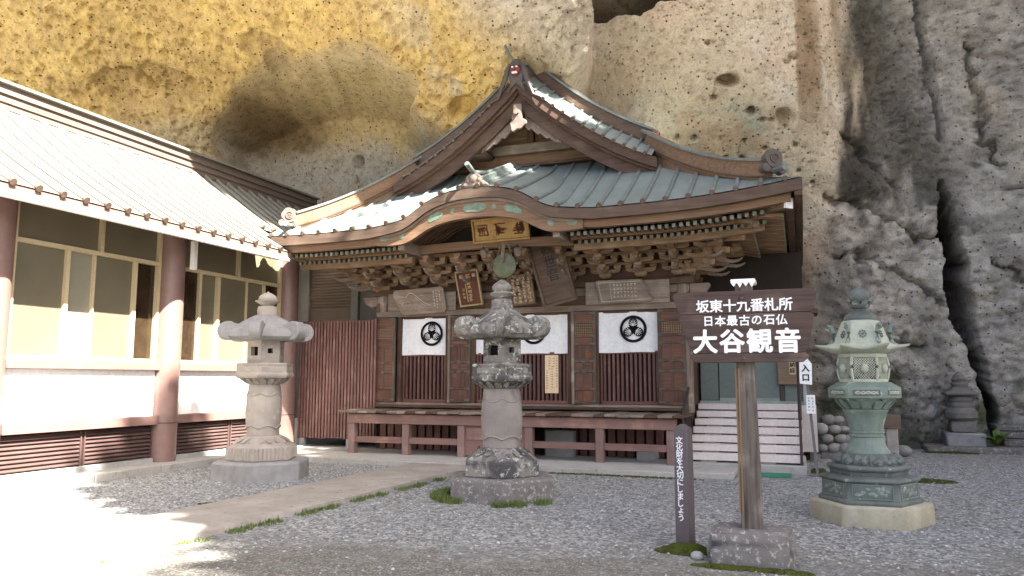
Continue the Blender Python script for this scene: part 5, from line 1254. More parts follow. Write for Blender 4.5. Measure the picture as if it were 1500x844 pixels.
for xx, lab in ((-2.05, 'brown metal handrail on the left side of the board steps'), (-.05, 'brown metal handrail on the right side of the board steps')):
    hr = thing('handrail', (xx, 14.3, .1), lab, 'handrail', 'handrails of the entrance steps')
    mb = MB(); mb.tube([(xx, 14.18, .92), (xx, 14.4, 1.0), (xx, 16.0, 1.95), (xx, 16.4, 1.95)], .032, 10); part('rail', mb, 'steel_brown', hr)
    for i in range(8):
        y = 14.25 + i * .25; zt = 1.0 + (y - 14.4) * .59 if y > 14.4 else .94; zb = .14 + max(0, (y - 14.26)) * .49
        part('baluster', MB().tube([(xx, y, zb), (xx, y, zt)], .013 if i % 7 else .025, 8), 'steel_brown', hr)
an = thing('side_entrance', (-1.0, 16.5, 0), 'grey green sliding doors of the side entrance above the board steps', 'entrance')
part('landing', MB().box(-2.02, .25, 16.21, 18, .2, 1.09), 'step_board', an)
part('door', MB().box(-1.98, -1.62, 16.52, 16.56, 1.17, 2.8), 'annex', an, bevel=.004); part('door', MB().box(-1.60, -.42, 16.50, 16.54, 1.17, 2.8), 'annex', an, bevel=.004)
part('kick_plate', MB().box(-1.60, -.42, 16.488, 16.499, 1.10, 1.22), 'annex_frame', an)
part('door_track', MB().box(-2.0, .2, 16.46, 16.56, 1.091, 1.165), 'annex_frame', an)
part('door_stile', MB().box(-.415, -.33, 16.47, 16.58, 1.17, 2.9), 'steel_brown', an, bevel=.004)
part('side_panel', MB().box(-.325, .02, 16.50, 16.54, 1.17, 2.8), 'annex', an); part('end_post', MB().box(.021, .10, 16.4, 16.58, 1.09, 2.9), 'annex_frame', an, bevel=.004)
part('eave_shade_sheet', MB().box(-2.0, .10, 16.60, 16.66, 1.0, 4.2), 'dark_inside', an); part('eave_shade_side', MB().box(.04, .10, 16.67, 19.4, .0, 4.0), 'dark_inside', an)  # dark upright sheets added for the deep shade under the right eave
part('entrance_canopy', MB().box(-2.0, .35, 15.7, 16.59, 2.86, 2.95), 'wood_dark', an)
bxo = thing('collection_box', (-.22, 16.42, 1.5), 'brown wooden box with black characters beside the side entrance doors', 'box')
part('body', MB().box(-.44, .0, 16.36, 16.47, 1.50, 1.98), 'box_wood', bxo, bevel=.008); part('label_board', MB().box(-.22, -.10, 16.345, 16.359, 1.70, 1.96), 'paper', bxo)
for q, ch in enumerate('納経'): link('lettering', glyph_mesh(ch, .11, 'ink', .003), bxo, (-.16, 16.343, 1.895 - .12 * q))
part('label_sheet', MB().box(-.055, .0, 16.35, 16.359, 1.83, 1.90), 'white_metal', bxo)
single('doormat', MB().box(-1.95, -1.12, 13.55, 14.05, .004, .022), 'mat_green', (-1.5, 13.8, 0), 'green plastic mat lying left of the sign post before the steps', 'mat', 'green mats before the steps')
single('doormat', MB().box(-1.02, -.22, 13.50, 14.02, .004, .022), 'mat_green', (-.6, 13.8, 0), 'green plastic mat lying right of the sign post before the steps', 'mat', 'green mats before the steps')

# arrow sign to the entrance
ar = thing('entrance_sign', (.19, 13.95, 0), 'white pointed sign with two black characters on a thin grey post', 'sign')
part('post', MB().beam([(.19, 13.95, -.02), (.08, 13.95, 1.65)], .045, .03, Vector((0, 1, 0))), 'steel_grey', ar)
part('foot', MB().box(.08, .32, 13.83, 14.07, .0, .03), 'steel_grey', ar)
part('plate', MB().prism([(-.03, 1.53), (.165, 1.51), (.175, 1.86), (.075, 1.99), (-.025, 1.88)], 13.90, 13.915), 'white_metal', ar, bevel=.003)
for ch, z in (('入', 1.79), ('口', 1.63)): link('lettering', glyph_mesh(ch, .13, 'ink', .006), ar, (.07, 13.896, z))
lab = part('small_plate', MB().box(.06, .20, 13.90, 13.91, 1.03, 1.34), 'white_metal', ar, bevel=.003)
mb = MB(); r = random.Random(3)
for xc in (.10, .16):
    for i in range(5): scribble(mb, xc - .016, xc + .016, 1.27 - .05 * i, 1.305 - .05 * i, 13.897, r, 5, .14)
part('small_print', mb, 'ink', lab, smooth=False)

# heaped river stones against the cliff foot
hp = thing('stone_heap', (.8, 18.4, 0), 'heap of rounded river stones behind the entrance steps', 'stones')
r = random.Random(12)
rows_ = [(0, 7, .17), (1, 6, .16), (2, 6, .15), (3, 5, .14)]
for k, n_, s in rows_:
    for i in range(n_):
        c = (.36 + i * r.uniform(.24, .275) + .12 * (k % 2) + r.uniform(-.04, .04), 18.1 + .14 * k + r.uniform(-.06, .06), .12 + .20 * k)
        mb = MB(); mb.ball(c, s * r.uniform(.72, 1.12), 12, 8, (r.uniform(.9, 1.25), .9, r.uniform(.58, .85))); part('stone', mb, 'pebble', hp)
single('low_kerb', MB().box(.30, 1.8, 17.0, 17.16, -.05, .12), 'stone_base', (1, 17.1, 0), 'low dark kerb stone in front of the heaped river stones', 'kerb', bevel=.03)
# small painted post half hidden by the bronze lantern
pp = thing('painted_post', (1.42, 15.2, 0), 'short peeling white post with a red board behind the bronze lantern', 'post')
part('post', MB().box(1.36, 1.55, 15.15, 15.30, -.03, .78), 'stone_pale', pp, bevel=.02); part('board', MB().box(1.14, 1.60, 15.10, 15.146, .74, .98), 'wood_gable', pp, bevel=.01); part('upper_post', MB().box(1.22, 1.32, 15.148, 15.25, .5, 1.34), 'stone_pale', pp, bevel=.01)

# ------------------------------------------------------------------ lanterns
def hexr(r, z, rot, n=6, c=(0, 0)): return [(c[0] + r * math.cos(rot + 2 * math.pi * j / n), c[1] + r * math.sin(rot + 2 * math.pi * j / n), z) for j in range(n)]
def petals(mb, r0, z0, r1, z1, n, w, rot=0, b=1.0):
    """ring of raised petals leaning from (r0,z0) out to (r1,z1)"""
    for j in range(n):
        a = rot + 2 * math.pi * (j + .5) / n; ca, sa = math.cos(a), math.sin(a); pts = []
        for t, k in ((0, .9), (.35, 1.0), (.75, .8), (1.0, .1)):
            rr = r0 + (r1 - r0) * t + .018 * b * math.sin(math.pi * t); zz = z0 + (z1 - z0) * t + .014 * b * math.sin(math.pi * t); hw = w * k * (r0 + (r1 - r0) * t)
            pts.append([(rr * ca + hw * sa, rr * sa - hw * ca, zz - .012 * b), ((rr + .02 * b) * ca, (rr + .02 * b) * sa, zz + .010 * b), (rr * ca - hw * sa, rr * sa + hw * ca, zz - .012 * b)])
        mb.loft(pts)
def stone_lantern(loc, rot, mats, label, roof_r=.70, flat=0.0, seed=1):
    t = thing('stone_lantern', loc, label, 'stone lantern', 'stone lanterns of the yard')
    body, shaftm, roofm, basem, plinthm = mats; O = ORG[t.name]
    def add(name, mb, mat, par=None, bevel=.008, angle=38):
        if name not in ('base_stone', 'plinth', 'lotus_petals', 'fluting'): mb.v = [(p[0], p[1], p[2] - .055) for p in mb.v]
        me = mb.mesh(name, mat, bevel, True, (0, 0, 0), 22 if bevel else angle); return kid(name, me, par or t)
    mb = MB(); mb.loft([hexr(.80, -.04, rot), hexr(.79, .26, rot), hexr(.76, .30, rot)]); add('base_stone', mb, basem, bevel=.02)
    mb = MB(); mb.loft([hexr(.575, .30, rot), hexr(.57, .50, rot), hexr(.53, .525, rot), hexr(.42, .60, rot), hexr(.31, .672, rot)]); pl = add('plinth', mb, plinthm, bevel=.015)
    mb = MB(); petals(mb, .315, .652, .440, .574, 18, .13, rot, .45 if seed == 2 else .15); add('lotus_petals', mb, plinthm, pl, 0)
    if seed == 2:
        mb = MB()
        for j in range(6):
            a0 = rot + j * math.pi / 3; a1 = a0 + math.pi / 3
            for i in range(9):
                f = (i + .5) / 9; x = .575 * (math.cos(a0) * (1 - f) + math.cos(a1) * f); y = .575 * (math.sin(a0) * (1 - f) + math.sin(a1) * f); am = (a0 + a1) / 2
                mb.add([(x + dx_ * -math.sin(am) + dn * math.cos(am), y + dx_ * math.cos(am) + dn * math.sin(am), z) for z in (.33, .50) for dx_, dn in ((-.012, -.005), (.012, -.005), (.0, .012))], [(0, 1, 4, 3), (1, 2, 5, 4), (2, 0, 3, 5), (0, 2, 1), (3, 4, 5)])
        add('fluting', mb, plinthm, pl, 0)
    prof = [(.255, .725), (.262, .76), (.255, .80), (.278, .95), (.288, 1.12), (.280, 1.30), (.262, 1.44), (.262, 1.47), (.25, 1.53)]
    mb = MB(); mb.lathe(prof, 32); sf = add('shaft', mb, shaftm, bevel=0, angle=50)
    for k, (zc, amp, sg) in enumerate(((1.40, .055, -1), (.84, .045, 1))):    # hanging cloth swag round the top and wave round the foot
        mb = MB(); pth = []
        for i in range(73):
            a = 2 * math.pi * i / 72; pth.append((.272 * math.cos(a), .272 * math.sin(a), zc + sg * amp * abs(math.sin(3 * (a - rot)))))
        mb.tube(pth, .011, 5, cap=False); add('carved_band', mb, shaftm, sf, 0)
    mb = MB(); mb.loft([hexr(.26, 1.53, rot), hexr(.34, 1.58, rot), hexr(.415, 1.63, rot)]); cup = add('lotus_cup', mb, body, bevel=.01)
    mb = MB(); petals(mb, .28, 1.545, .40, 1.625, 18, .15, rot); add('cup_petals', mb, body, cup, 0)
    mb = MB(); mb.loft([hexr(.45, 1.625, rot), hexr(.485, 1.66, rot), hexr(.485, 1.70, rot), hexr(.465, 1.71, rot), hexr(.465, 1.83, rot), hexr(.48, 1.84, rot), hexr(.46, 1.87, rot)]); pf = add('platform', mb, body, bevel=.008)
    for j in range(6):
        am = rot + math.pi / 6 + j * math.pi / 3; ap = .465 * math.cos(math.pi / 6); mb = MB(); mb.box(-.17, .17, -.004, .01, 1.68, 1.755)
        me = mb.mesh('carved_panel', body, .006); kid('carved_panel', me, pf, (ap * math.cos(am), ap * math.sin(am), 0), (0, 0, am - math.pi / 2 + math.pi))
    # light chamber with openings cut as real recesses
    fb = MB(); r = .30
    faces_o = []
    for j in range(6):
        a0 = rot + j * math.pi / 3; a1 = a0 + math.pi / 3; p0 = Vector((r * math.cos(a0), r * math.sin(a0), 0)); p1 = Vector((r * math.cos(a1), r * math.sin(a1), 0)); nn = ((p0 + p1) / 2).normalized()
        z0, z1 = 1.872, 2.23; fz0, fz1 = 1.985, 2.125
        def P(f, z, d=0): q = p0.lerp(p1, f) - nn * d; return (q.x, q.y, z)
        if j % 2 == 1: f0, f1 = .24, .76
        else: f0, f1 = .36, .64; fz0, fz1 = 2.02, 2.10
        vs = [P(0, z0), P(1, z0), P(1, z1), P(0, z1), P(f0, fz0), P(f1, fz0), P(f1, fz1), P(f0, fz1), P(f0, fz0, .09), P(f1, fz0, .09), P(f1, fz1, .09), P(f0, fz1, .09)]
        fb.add(vs, [(0, 1, 5, 4), (1, 2, 6, 5), (2, 3, 7, 6), (3, 0, 4, 7), (4, 5, 9, 8), (5, 6, 10, 9), (6, 7, 11, 10), (7, 4, 8, 11)])
        faces_o.append([P(f0, fz0, .088), P(f1, fz0, .088), P(f1, fz1, .088), P(f0, fz1, .088)])
    lb = add('light_chamber', fb, body, bevel=0)
    for q in faces_o: add('opening', MB().add(q, [(0, 1, 2, 3)]), 'black', lb, 0)
    # roof: six sided, sagging between ridges, thick rolled corners
    mb = MB(); n = 48; rings = []
    def rad(a, R):
        k = ((a - rot) % (math.pi / 3)) - math.pi / 6; return R * math.cos(math.pi / 6) / math.cos(k) * (1 - .03 * math.cos(6 * k))
    prof = [(.30, 2.225), (roof_r * .86, 2.228), (roof_r * .97, 2.28), (roof_r * .97, 2.34), (roof_r * .90, 2.39), (roof_r * .74, 2.44), (roof_r * .58, 2.51 - flat), (roof_r * .42, 2.575 - flat), (.19, 2.625 - flat), (.13, 2.64 - flat)]
    for R, z in prof: rings.append([(rad(2 * math.pi * j / n, R) * math.cos(2 * math.pi * j / n), rad(2 * math.pi * j / n, R) * math.sin(2 * math.pi * j / n), z) for j in range(n)])
    mb.loft(rings); rf = add('roof', mb, roofm, bevel=0, angle=40)
    for j in range(6):
        a = rot + j * math.pi / 3; cm = MB(); pts = []
        Rc = roof_r * .90; zc = 2.32
        for i in range(17):
            th = -2.4 + i * (4.6 / 16); pts.append((Rc + .148 * math.cos(th), zc + .148 * math.sin(th)))
        pts += [(Rc - .19, zc + .10), (Rc - .34, zc + .20 - flat * .6), (Rc - .36, zc + .12 - flat * .6), (Rc - .19, zc - .03)]
        cm.prism(pts, -.095, .095); me = cm.mesh('rolled_corner', roofm, .014); kid('rolled_corner', me, rf, (0, 0, 0), (0, 0, a))
        sm = MB(); sm.tube([(Rc, -.104, zc), (Rc, .104, zc)], .07, 12); kid('scroll_eye', sm.mesh('scroll_eye', roofm, .008), rf, (0, 0, 0), (0, 0, a))
    zt = 2.64 - flat
    if seed == 1: prof = [(.16, zt - .02), (.16, zt + .02), (.148, zt + .05), (.150, zt + .11), (.138, zt + .135), (.085, zt + .15), (.09, zt + .165), (.155, zt + .20), (.168, zt + .222), (.15, zt + .24), (.112, zt + .25), (.140, zt + .285), (.138, zt + .325), (.10, zt + .37), (.05, zt + .405), (.001, zt + .43)]
    else: prof = [(.155, zt - .02), (.165, zt + .06), (.155, zt + .13), (.10, zt + .145), (.12, zt + .165), (.20, zt + .215), (.205, zt + .225), (.15, zt + .235), (.155, zt + .26), (.13, zt + .31), (.07, zt + .345), (.02, zt + .365), (.001, zt + .385)]
    mb = MB(); mb.lathe(prof, 24 if seed == 1 else 20); add('finial', mb, body, bevel=0, angle=50)
    return t
stone_lantern((-3.93, 10.05, 0), R_(-67), ('stone_lichen', 'stone_shaft', 'stone_lichen', 'stone_base', 'stone_lichen'), 'dark lichened stone lantern standing in grass before the middle doorway', .64, 0, 1)
stone_lantern((-8.32, 10.5, 0), R_(-66), ('stone_pale', 'stone_pale', 'stone_grey', 'stone_grey', 'stone_pale'), 'pale clean stone lantern on the gravel beside the side hall', .70, -.01, 2).scale = (1, 1, 1.03)

def bronze_lantern(loc):
    t = thing('bronze_lantern', loc, 'green bronze lantern with pierced chamber on a stained cream stone base', 'bronze lantern')
    rot = 0.0
    def add(name, mb, mat, par=None, bevel=.006, angle=38): return kid(name, mb.mesh(name, mat, bevel, True, (0, 0, 0), angle), par or t)
    mb = MB(); mb.loft([hexr(.72, -.05, rot), hexr(.71, .24, rot), hexr(.70, .27, rot)]); bs = add('base_stone', mb, 'cream_stone', bevel=.012)
    mb = MB(); mb.loft([hexr(.60, .27, rot), hexr(.60, .31, rot), hexr(.56, .325, rot), hexr(.55, .50, rot), hexr(.585, .52, rot), hexr(.58, .545, rot), hexr(.48, .57, rot)]); bx = add('pedestal', mb, 'bronze_dark', bevel=.005)
    for j in range(6):
        am = rot + math.pi / 6 + j * math.pi / 3; ap = .557 * math.cos(math.pi / 6); mb = MB()
        mb.box(-.215, .215, -.004, .004, .345, .485); o = kid('relief_panel', mb.mesh('relief_panel', 'bronze_dark', .004), bx, (ap * math.cos(am), ap * math.sin(am), 0), (0, 0, am + math.pi / 2))
        rl = MB(); rr = random.Random(j)
        for k in range(11): rl.ball((-.16 + .032 * k + rr.uniform(-.01, .01), .0, .415 + rr.uniform(-.045, .045)), .026, 8, 5, (1.3, .55, .9))
        kid('relief', rl.mesh('relief', 'bronze'), o)
        fr = MB(); fr.box(-.225, .225, -.012, .006, .335, .345).box(-.225, .225, -.012, .006, .485, .495).box(-.225, -.215, -.012, .006, .346, .484).box(.215, .225, -.012, .006, .346, .484); kid('panel_rim', fr.mesh('panel_rim', 'bronze'), o)
    mb = MB(); mb.loft([hexr(.45, .57, rot), hexr(.45, .615, rot), hexr(.47, .625, rot), hexr(.485, .64, rot), hexr(.485, .665, rot), hexr(.46, .685, rot), hexr(.38, .69, rot)]); add('pedestal_slab', mb, 'bronze_dark', bevel=.004)
    mb = MB(); mb.lathe([(.385, .69), (.375, .72), (.33, .77), (.29, .80), (.275, .805)], 36); dm = add('lotus_dome', mb, 'bronze_dark', angle=50, bevel=0)
    mb = MB(); petals(mb, .30, .80, .385, .705, 14, .2); petals(mb, .34, .765, .395, .70, 14, .17, .22); add('dome_petals', mb, 'bronze_dark', dm, 0)
    mb = MB(); mb.lathe([(.262, .805), (.262, .825), (.235, .86), (.21, .92), (.195, .985), (.21, .99), (.212, 1.005), (.2, 1.012), (.2, 1.03), (.212, 1.037), (.21, 1.05), (.193, 1.055), (.205, 1.12), (.23, 1.20), (.255, 1.27), (.265, 1.28), (.265, 1.30), (.25, 1.305)], 40); add('stem', mb, 'bronze', angle=50, bevel=0)
    mb = MB(); mb.lathe([(.25, 1.305), (.27, 1.33), (.32, 1.38), (.355, 1.425)], 36); cu = add('lotus_cup', mb, 'bronze', angle=50, bevel=0)
    mb = MB(); petals(mb, .265, 1.32, .35, 1.415, 14, .2); add('cup_petals', mb, 'bronze', cu, 0)
    mb = MB(); mb.loft([hexr(.40, 1.425, rot), hexr(.425, 1.435, rot), hexr(.425, 1.55, rot), hexr(.41, 1.558, rot), hexr(.31, 1.615, rot)]); pf = add('platform', mb, 'bronze', bevel=.004)
    for j in range(6):
        am = rot + math.pi / 6 + j * math.pi / 3; ap = .425 * math.cos(math.pi / 6)
        o = kid('cloud_panel', MB().box(-.155, .155, -.004, .003, 1.462, 1.528).mesh('cloud_panel', 'bronze_dark', .006), pf, (ap * math.cos(am), ap * math.sin(am), 0), (0, 0, am + math.pi / 2))
        rl = MB(); pth = [(-.13 + .0325 * k, -.006, 1.495 + .016 * math.sin(k * 1.7)) for k in range(9)]; rl.tube(pth, .010, 5); rl.tube([(p[0], p[1], 2.99 - p[2]) for p in pth], .008, 5); kid('relief', rl.mesh('relief', 'bronze_pale'), o)
    # pierced light chamber: bulging hexagon of lattice panels with a round medallion each
    def rb(z): tt = (z - 1.615) / .32; return .262 + .035 * math.sin(math.pi * min(1, max(0, tt)))
    fr = MB(); fr.loft([hexr(.285, 1.612, rot), hexr(.285, 1.645, rot), hexr(.27, 1.65, rot)]); fr.loft([hexr(.27, 1.895, rot), hexr(.285, 1.90, rot), hexr(.285, 1.945, rot)])
    ch = add('light_chamber', fr, 'bronze_pale', bevel=.003)
    co = MB(); co.loft([hexr(.20, 1.64, rot), hexr(.22, 1.78, rot), hexr(.20, 1.90, rot)]); add('dark_core', co, 'black', ch, 0)
    for j in range(6):
        a = rot + j * math.pi / 3; mb = MB(); mb.tube([(rb(z) * math.cos(a), rb(z) * math.sin(a), z) for z in np.linspace(1.64, 1.90, 7)], .020, 6); add('chamber_rib', mb, 'bronze_pale', ch, 0)
        a1 = a + math.pi / 3; la = MB()
        def Q(f, z): R = rb(z) - .004; x0, y0, x1, y1 = R * math.cos(a), R * math.sin(a), R * math.cos(a1), R * math.sin(a1); return (x0 + (x1 - x0) * f, y0 + (y1 - y0) * f, z)
        for s in (1, -1):
            for k in range(-5, 12):
                pts = []
                for f in np.linspace(.06, .94, 9):
                    z = 1.65 + k * .030 + s * (f - .5) * .28 + (.0 if s > 0 else .0)
                    if 1.648 < z < 1.897: pts.append(Q(f, z))
                if len(pts) > 1: la.tube(pts, .0055, 4)
        add('pierced_lattice', la, 'bronze_pale', ch, 0)
        am = (a + a1) / 2; R = rb(1.775) * math.cos(math.pi / 6) + .008
        me = MB(); me.ball((R * math.cos(am), R * math.sin(am), 1.775), .058, 12, 8, (.8, .8, 1)); add('medallion', me, 'bronze_pale', ch, 0)
    # roof with flaring corners and upturned scrolls
    n = 48; rings = []
    def rad(a, R, fl):
        k = abs((((a - rot) + math.pi / 6) % (math.pi / 3)) - math.pi / 6) / (math.pi / 6); base = R * math.cos(math.pi / 6) / math.cos((((a - rot)) % (math.pi / 3)) - math.pi / 6)
        return base + fl * (1 - k) ** 3
    for R, z, fl, up in ((.30, 1.945, 0, 0), (.36, 1.955, .02, 0), (.42, 1.99, .16, .045), (.425, 2.005, .17, .05), (.375, 2.02, .08, .03), (.335, 2.07, .03, .01), (.305, 2.15, .01, 0), (.275, 2.25, 0, 0), (.245, 2.315, 0, 0), (.21, 2.335, 0, 0), (.15, 2.34, 0, 0)):
        ring = []
        for j in range(n):
            a = 2 * math.pi * j / n; k = abs((((a - rot) + math.pi / 6) % (math.pi / 3)) - math.pi / 6) / (math.pi / 6); q = rad(a, R, fl); ring.append((q * math.cos(a), q * math.sin(a), z + up * (1 - k) ** 2))
        rings.append(ring)
    mb = MB(); mb.loft(rings); rf = add('roof', mb, 'bronze_pale', bevel=0, angle=35)
    for j in range(6):
        a = rot + j * math.pi / 3
        sc = MB(); sc.tube([(.46, 0, 2.02), (.40, 0, 2.04), (.355, 0, 2.10), (.345, 0, 2.19), (.37, 0, 2.265), (.42, 0, 2.275), (.435, 0, 2.24), (.405, 0, 2.225)], [.012, .026, .03, .028, .026, .024, .02, .012], 8); kid('corner_scroll', sc.mesh('corner_scroll', 'bronze'), rf, (0, 0, 0), (0, 0, a))
        am = a + math.pi / 6; fl = MB(); R = .312 * math.cos(math.pi / 6)
        for q in range(8): fl.ball((0, .0 + .038 * math.cos(q * math.pi / 4), .038 * math.sin(q * math.pi / 4)), .013, 6, 4, (.7, 1, 1))
        fl.ball((0, 0, 0), .016, 8, 5, (.8, 1, 1)); kid('flower_boss', fl.mesh('flower_boss', 'bronze_dark'), rf, (R * math.cos(am), R * math.sin(am), 2.17), (0, R_(-16), am))
    mb = MB(); mb.loft([hexr(.20, 2.335, rot), hexr(.20, 2.385, rot), hexr(.185, 2.39, rot), hexr(.14, 2.43, rot), hexr(.075, 2.45, rot), hexr(.07, 2.475, rot)]); add('roof_cap', mb, 'bronze_dark', bevel=.004)
    mb = MB(); mb.lathe([(.07, 2.47), (.115, 2.49), (.125, 2.52), (.11, 2.535), (.14, 2.555), (.10, 2.56), (.115, 2.59), (.128, 2.63), (.115, 2.675), (.07, 2.71), (.025, 2.735), (.001, 2.775)], 24); fi = add('finial', mb, 'bronze_dark', angle=50, bevel=0)
    mb = MB(); petals(mb, .10, 2.51, .155, 2.565, 8, .36); add('finial_petals', mb, 'bronze', fi, 0)
    rf.scale = (.94, .94, 1)
    return t
bronze_lantern((.68, 9.88, -.045)).scale = (.92, .92, 1)

# ------------------------------------------------------------------ signs in the foreground
sg = thing('temple_sign', (-.47, 7.42, 0), 'dark plank signboard with white characters on a split post', 'sign')
mb = MB(); rr = random.Random(4)
mb.loft([[(-.84, 7.10, -.05), (-.13, 7.06, -.05), (-.10, 7.68, -.05), (-.83, 7.70, -.05)], [(-.845, 7.09, .16), (-.12, 7.07, .18), (-.11, 7.66, .17), (-.82, 7.68, .17)], [(-.82, 7.13, .285), (-.15, 7.11, .30), (-.14, 7.62, .285), (-.80, 7.64, .28)]])
me = mb.mesh('base_stone', 'stone_base', .0, True, ORG[sg.name]); bmx = bmesh.new(); bmx.from_mesh(me); bmesh.ops.bevel(bmx, geom=bmx.edges[:], offset=.035, segments=2, affect='EDGES'); bmesh.ops.subdivide_edges(bmx, edges=bmx.edges[:], cuts=3, use_grid_fill=True)
for v in bmx.verts:
    c = v.co; k = math.sin(c.x * 17 + 2 * c.z) * math.cos(c.y * 13) * .010 + math.sin(c.x * 41 + c.z * 37) * .006; v.co += v.normal * k
bmx.to_mesh(me); bmx.free(); me.polygons.foreach_set('use_smooth', [True] * len(me.polygons)); link('base_stone', me, sg, ORG[sg.name])
rings = []
for i in range(16):
    z = .10 + (2.50 - .10) * i / 15; dx = .012 * math.sin(z * 3); x0, x1 = -.562 + dx * .3, -.370 + dx * .4
    w = 1.0 - .22 * (z / 2.5)
    cx_ = (x0 + x1) / 2 - .022 * 0; hw = (x1 - x0) / 2 * w
    rings.append([(cx_ - hw, 7.27, z), (cx_ + hw * .96, 7.265 + .01 * math.sin(z * 7), z), (cx_ + hw, 7.36, z), (cx_ + hw * .9, 7.46, z), (cx_ - hw, 7.46, z)])
mb = MB(); mb.loft(rings); po = part('post', mb, 'wood_post', sg, bevel=.006)
part('post_edge', MB().loft([[(r_[0][0] - .012, 7.285, r_[0][2]), (r_[0][0] + .028, 7.262, r_[0][2]), (r_[0][0] + .028, 7.40, r_[0][2]), (r_[0][0] - .012, 7.40, r_[0][2])] for r_ in rings[2:11]]), 'wood_post_new', po)
capm = MB(); capm.box(-.575, -.358, 7.24, 7.485, 2.478, 2.515); pc = part('post_cap', capm, 'white_metal', sg, bevel=.006)
for q in range(4): part('cap_tab', MB().prism([(-.570 + .053 * q, 2.479), (-.522 + .053 * q, 2.479), (-.546 + .053 * q, 2.445 - .01 * (q % 2))], 7.236, 7.239), 'white_metal', pc, smooth=False)
def edge_l(z): return -1.10 + (2.40 - z) / .65 * .165
def edge_r(z): return .162 - (2.40 - z) / .65 * .105
for za, zb, jl, jr in ((2.1955, 2.402, .0, .0), (1.838, 2.1925, .012, .004), (1.752, 1.835, .0, .006)):
    c = .03
    pts = [(edge_l(za) + c + jl, za), (edge_r(za) - c - jr, za), (edge_r(za) - jr, za + c * .8), (edge_r(zb), zb - c), (edge_r(zb) - c, zb), (edge_l(zb) + c, zb), (edge_l(zb), zb - c), (edge_l(za) + jl, za + c * .8)]
    part('plank', MB().prism(pts, 7.195 - jl * .3, 7.245), 'sign_wood', sg, bevel=.004)
for z in (2.33, 1.787):
    part('bolt_plate', MB().prism([(-.475, z - .034), (-.441, z), (-.475, z + .034), (-.509, z)], 7.184, 7.1945), 'sign_wood', sg, bevel=.003); part('bolt', MB().lathe([(.012, 0), (.010, .008)], 8, (-.475, 7.18, z)), 'steel_grey', sg)
def letters(txt, x0, x1, zc, size, bold, par, y=7.191):
    n_ = len(txt)
    for i, ch in enumerate(txt): link('lettering', glyph_mesh(ch, size, 'white_paint', bold), par, (x0 + (i + .5) * (x1 - x0) / n_, y, zc))
letters('坂東十九番札所', -.885, -.045, 2.268, .122, .0028, sg); letters('日本最古の石仏', -.83, -.09, 2.130, .100, .0024, sg, 7.187); letters('大谷観音', -.93, .02, 1.945, .225, .0075, sg, 7.187)
# short dark post
sp = thing('notice_post', (-1.09, 7.58, 0), 'short dark brown post with white vertical writing standing in moss', 'post', rot=(0, 0, R_(-14)))
ps = kid('post', MB().loft([[(-.072, -.072, -.05), (.072, -.072, -.05), (.072, .072, -.05), (-.072, .072, -.05)], [(-.069, -.069, 1.13), (.069, -.069, 1.13), (.069, .069, 1.13), (-.069, .069, 1.13)], [(-.02, -.02, 1.175), (.02, -.02, 1.175), (.02, .02, 1.175), (-.02, .02, 1.175)]]).mesh('post', 'post_dark', .006), sp)
for i, ch in enumerate('文化財を大切にしましょう'):
    kid('lettering', glyph_mesh(ch, .072, 'white_paint', .0018), sp, (-.010, -.0735, 1.025 - i * .0655))

# ------------------------------------------------------------------ things at the foot of the right hand cliff
pg = thing('stone_pagoda', (3.36, 20.0, .12), 'small dark stone pagoda standing against the right hand cliff', 'pagoda')
mb = MB(); mb.box(2.9, 3.85, 19.6, 20.5, .1, .48); part('base', mb, 'stone_grey', pg, bevel=.04)
mb = MB(); mb.lathe([(.42, .48), (.44, .62), (.40, .78), (.36, .80)], 4, (3.36, 20.05, 0), R_(45)); part('lower_block', mb, 'stone_pagoda', pg, bevel=.03)
mb = MB(); mb.lathe([(.30, .80), (.40, .88), (.42, 1.02), (.36, 1.12), (.32, 1.15), (.34, 1.22), (.30, 1.30), (.33, 1.36), (.26, 1.46)], 20, (3.36, 20.05, 0)); part('body', mb, 'stone_pagoda', pg)
mb = MB(); mb.lathe([(.30, 1.46), (.56, 1.50), (.58, 1.56), (.30, 1.66), (.26, 1.72)], 4, (3.36, 20.05, 0), R_(45)); part('cap_roof', mb, 'stone_pagoda', pg, bevel=.02)
mb = MB(); mb.lathe([(.18, 1.72), (.22, 1.80), (.16, 1.86), (.20, 1.93), (.12, 2.05), (.02, 2.15)], 16, (3.36, 20.05, 0)); part('finial', mb, 'stone_pagoda', pg)
pg.scale = (.82, .82, .82)
single('ledge', MB().box(2.55, 6.5, 19.35, 21.5, -.05, .13), 'stone_base', (4, 20, 0), 'low mossy stone ledge below the small pagoda', 'ledge', bevel=.04)
stp = thing('rock_steps', (4.9, 20.3, .1), 'worn dark stone steps against the cliff right of the pagoda', 'steps')
for i in range(3): part('step', MB().box(4.15, 6.4, 20.0 + .3 * i, 21.6, .12 + .15 * i, .27 + .15 * i), 'stone_base', stp, bevel=.03)
fr = thing('fern', (3.95, 19.75, .13), 'small bright green fern beside the stone pagoda', 'fern')
r = random.Random(21)
for k in range(22):
    a = r.uniform(0, 6.283); L = r.uniform(.25, .48); up = r.uniform(.35, .9); mb = MB(); rows_ = []
    for i in range(7):
        t = i / 6; w = .055 * math.sin(math.pi * (.12 + .88 * t)) * (1 + .5 * (i % 2)); d = L * t; z = .02 + L * up * math.sin(t * 1.9) * .9
        rows_.append([(3.95 + d * math.cos(a) + w * math.sin(a), 19.75 + d * math.sin(a) - w * math.cos(a), .13 + z), (3.95 + d * math.cos(a), 19.75 + d * math.sin(a), .13 + z + .012), (3.95 + d * math.cos(a) - w * math.sin(a), 19.75 + d * math.sin(a) + w * math.cos(a), .13 + z)])
    part('frond', sheet(rows_), 'fern', fr, smooth=False)

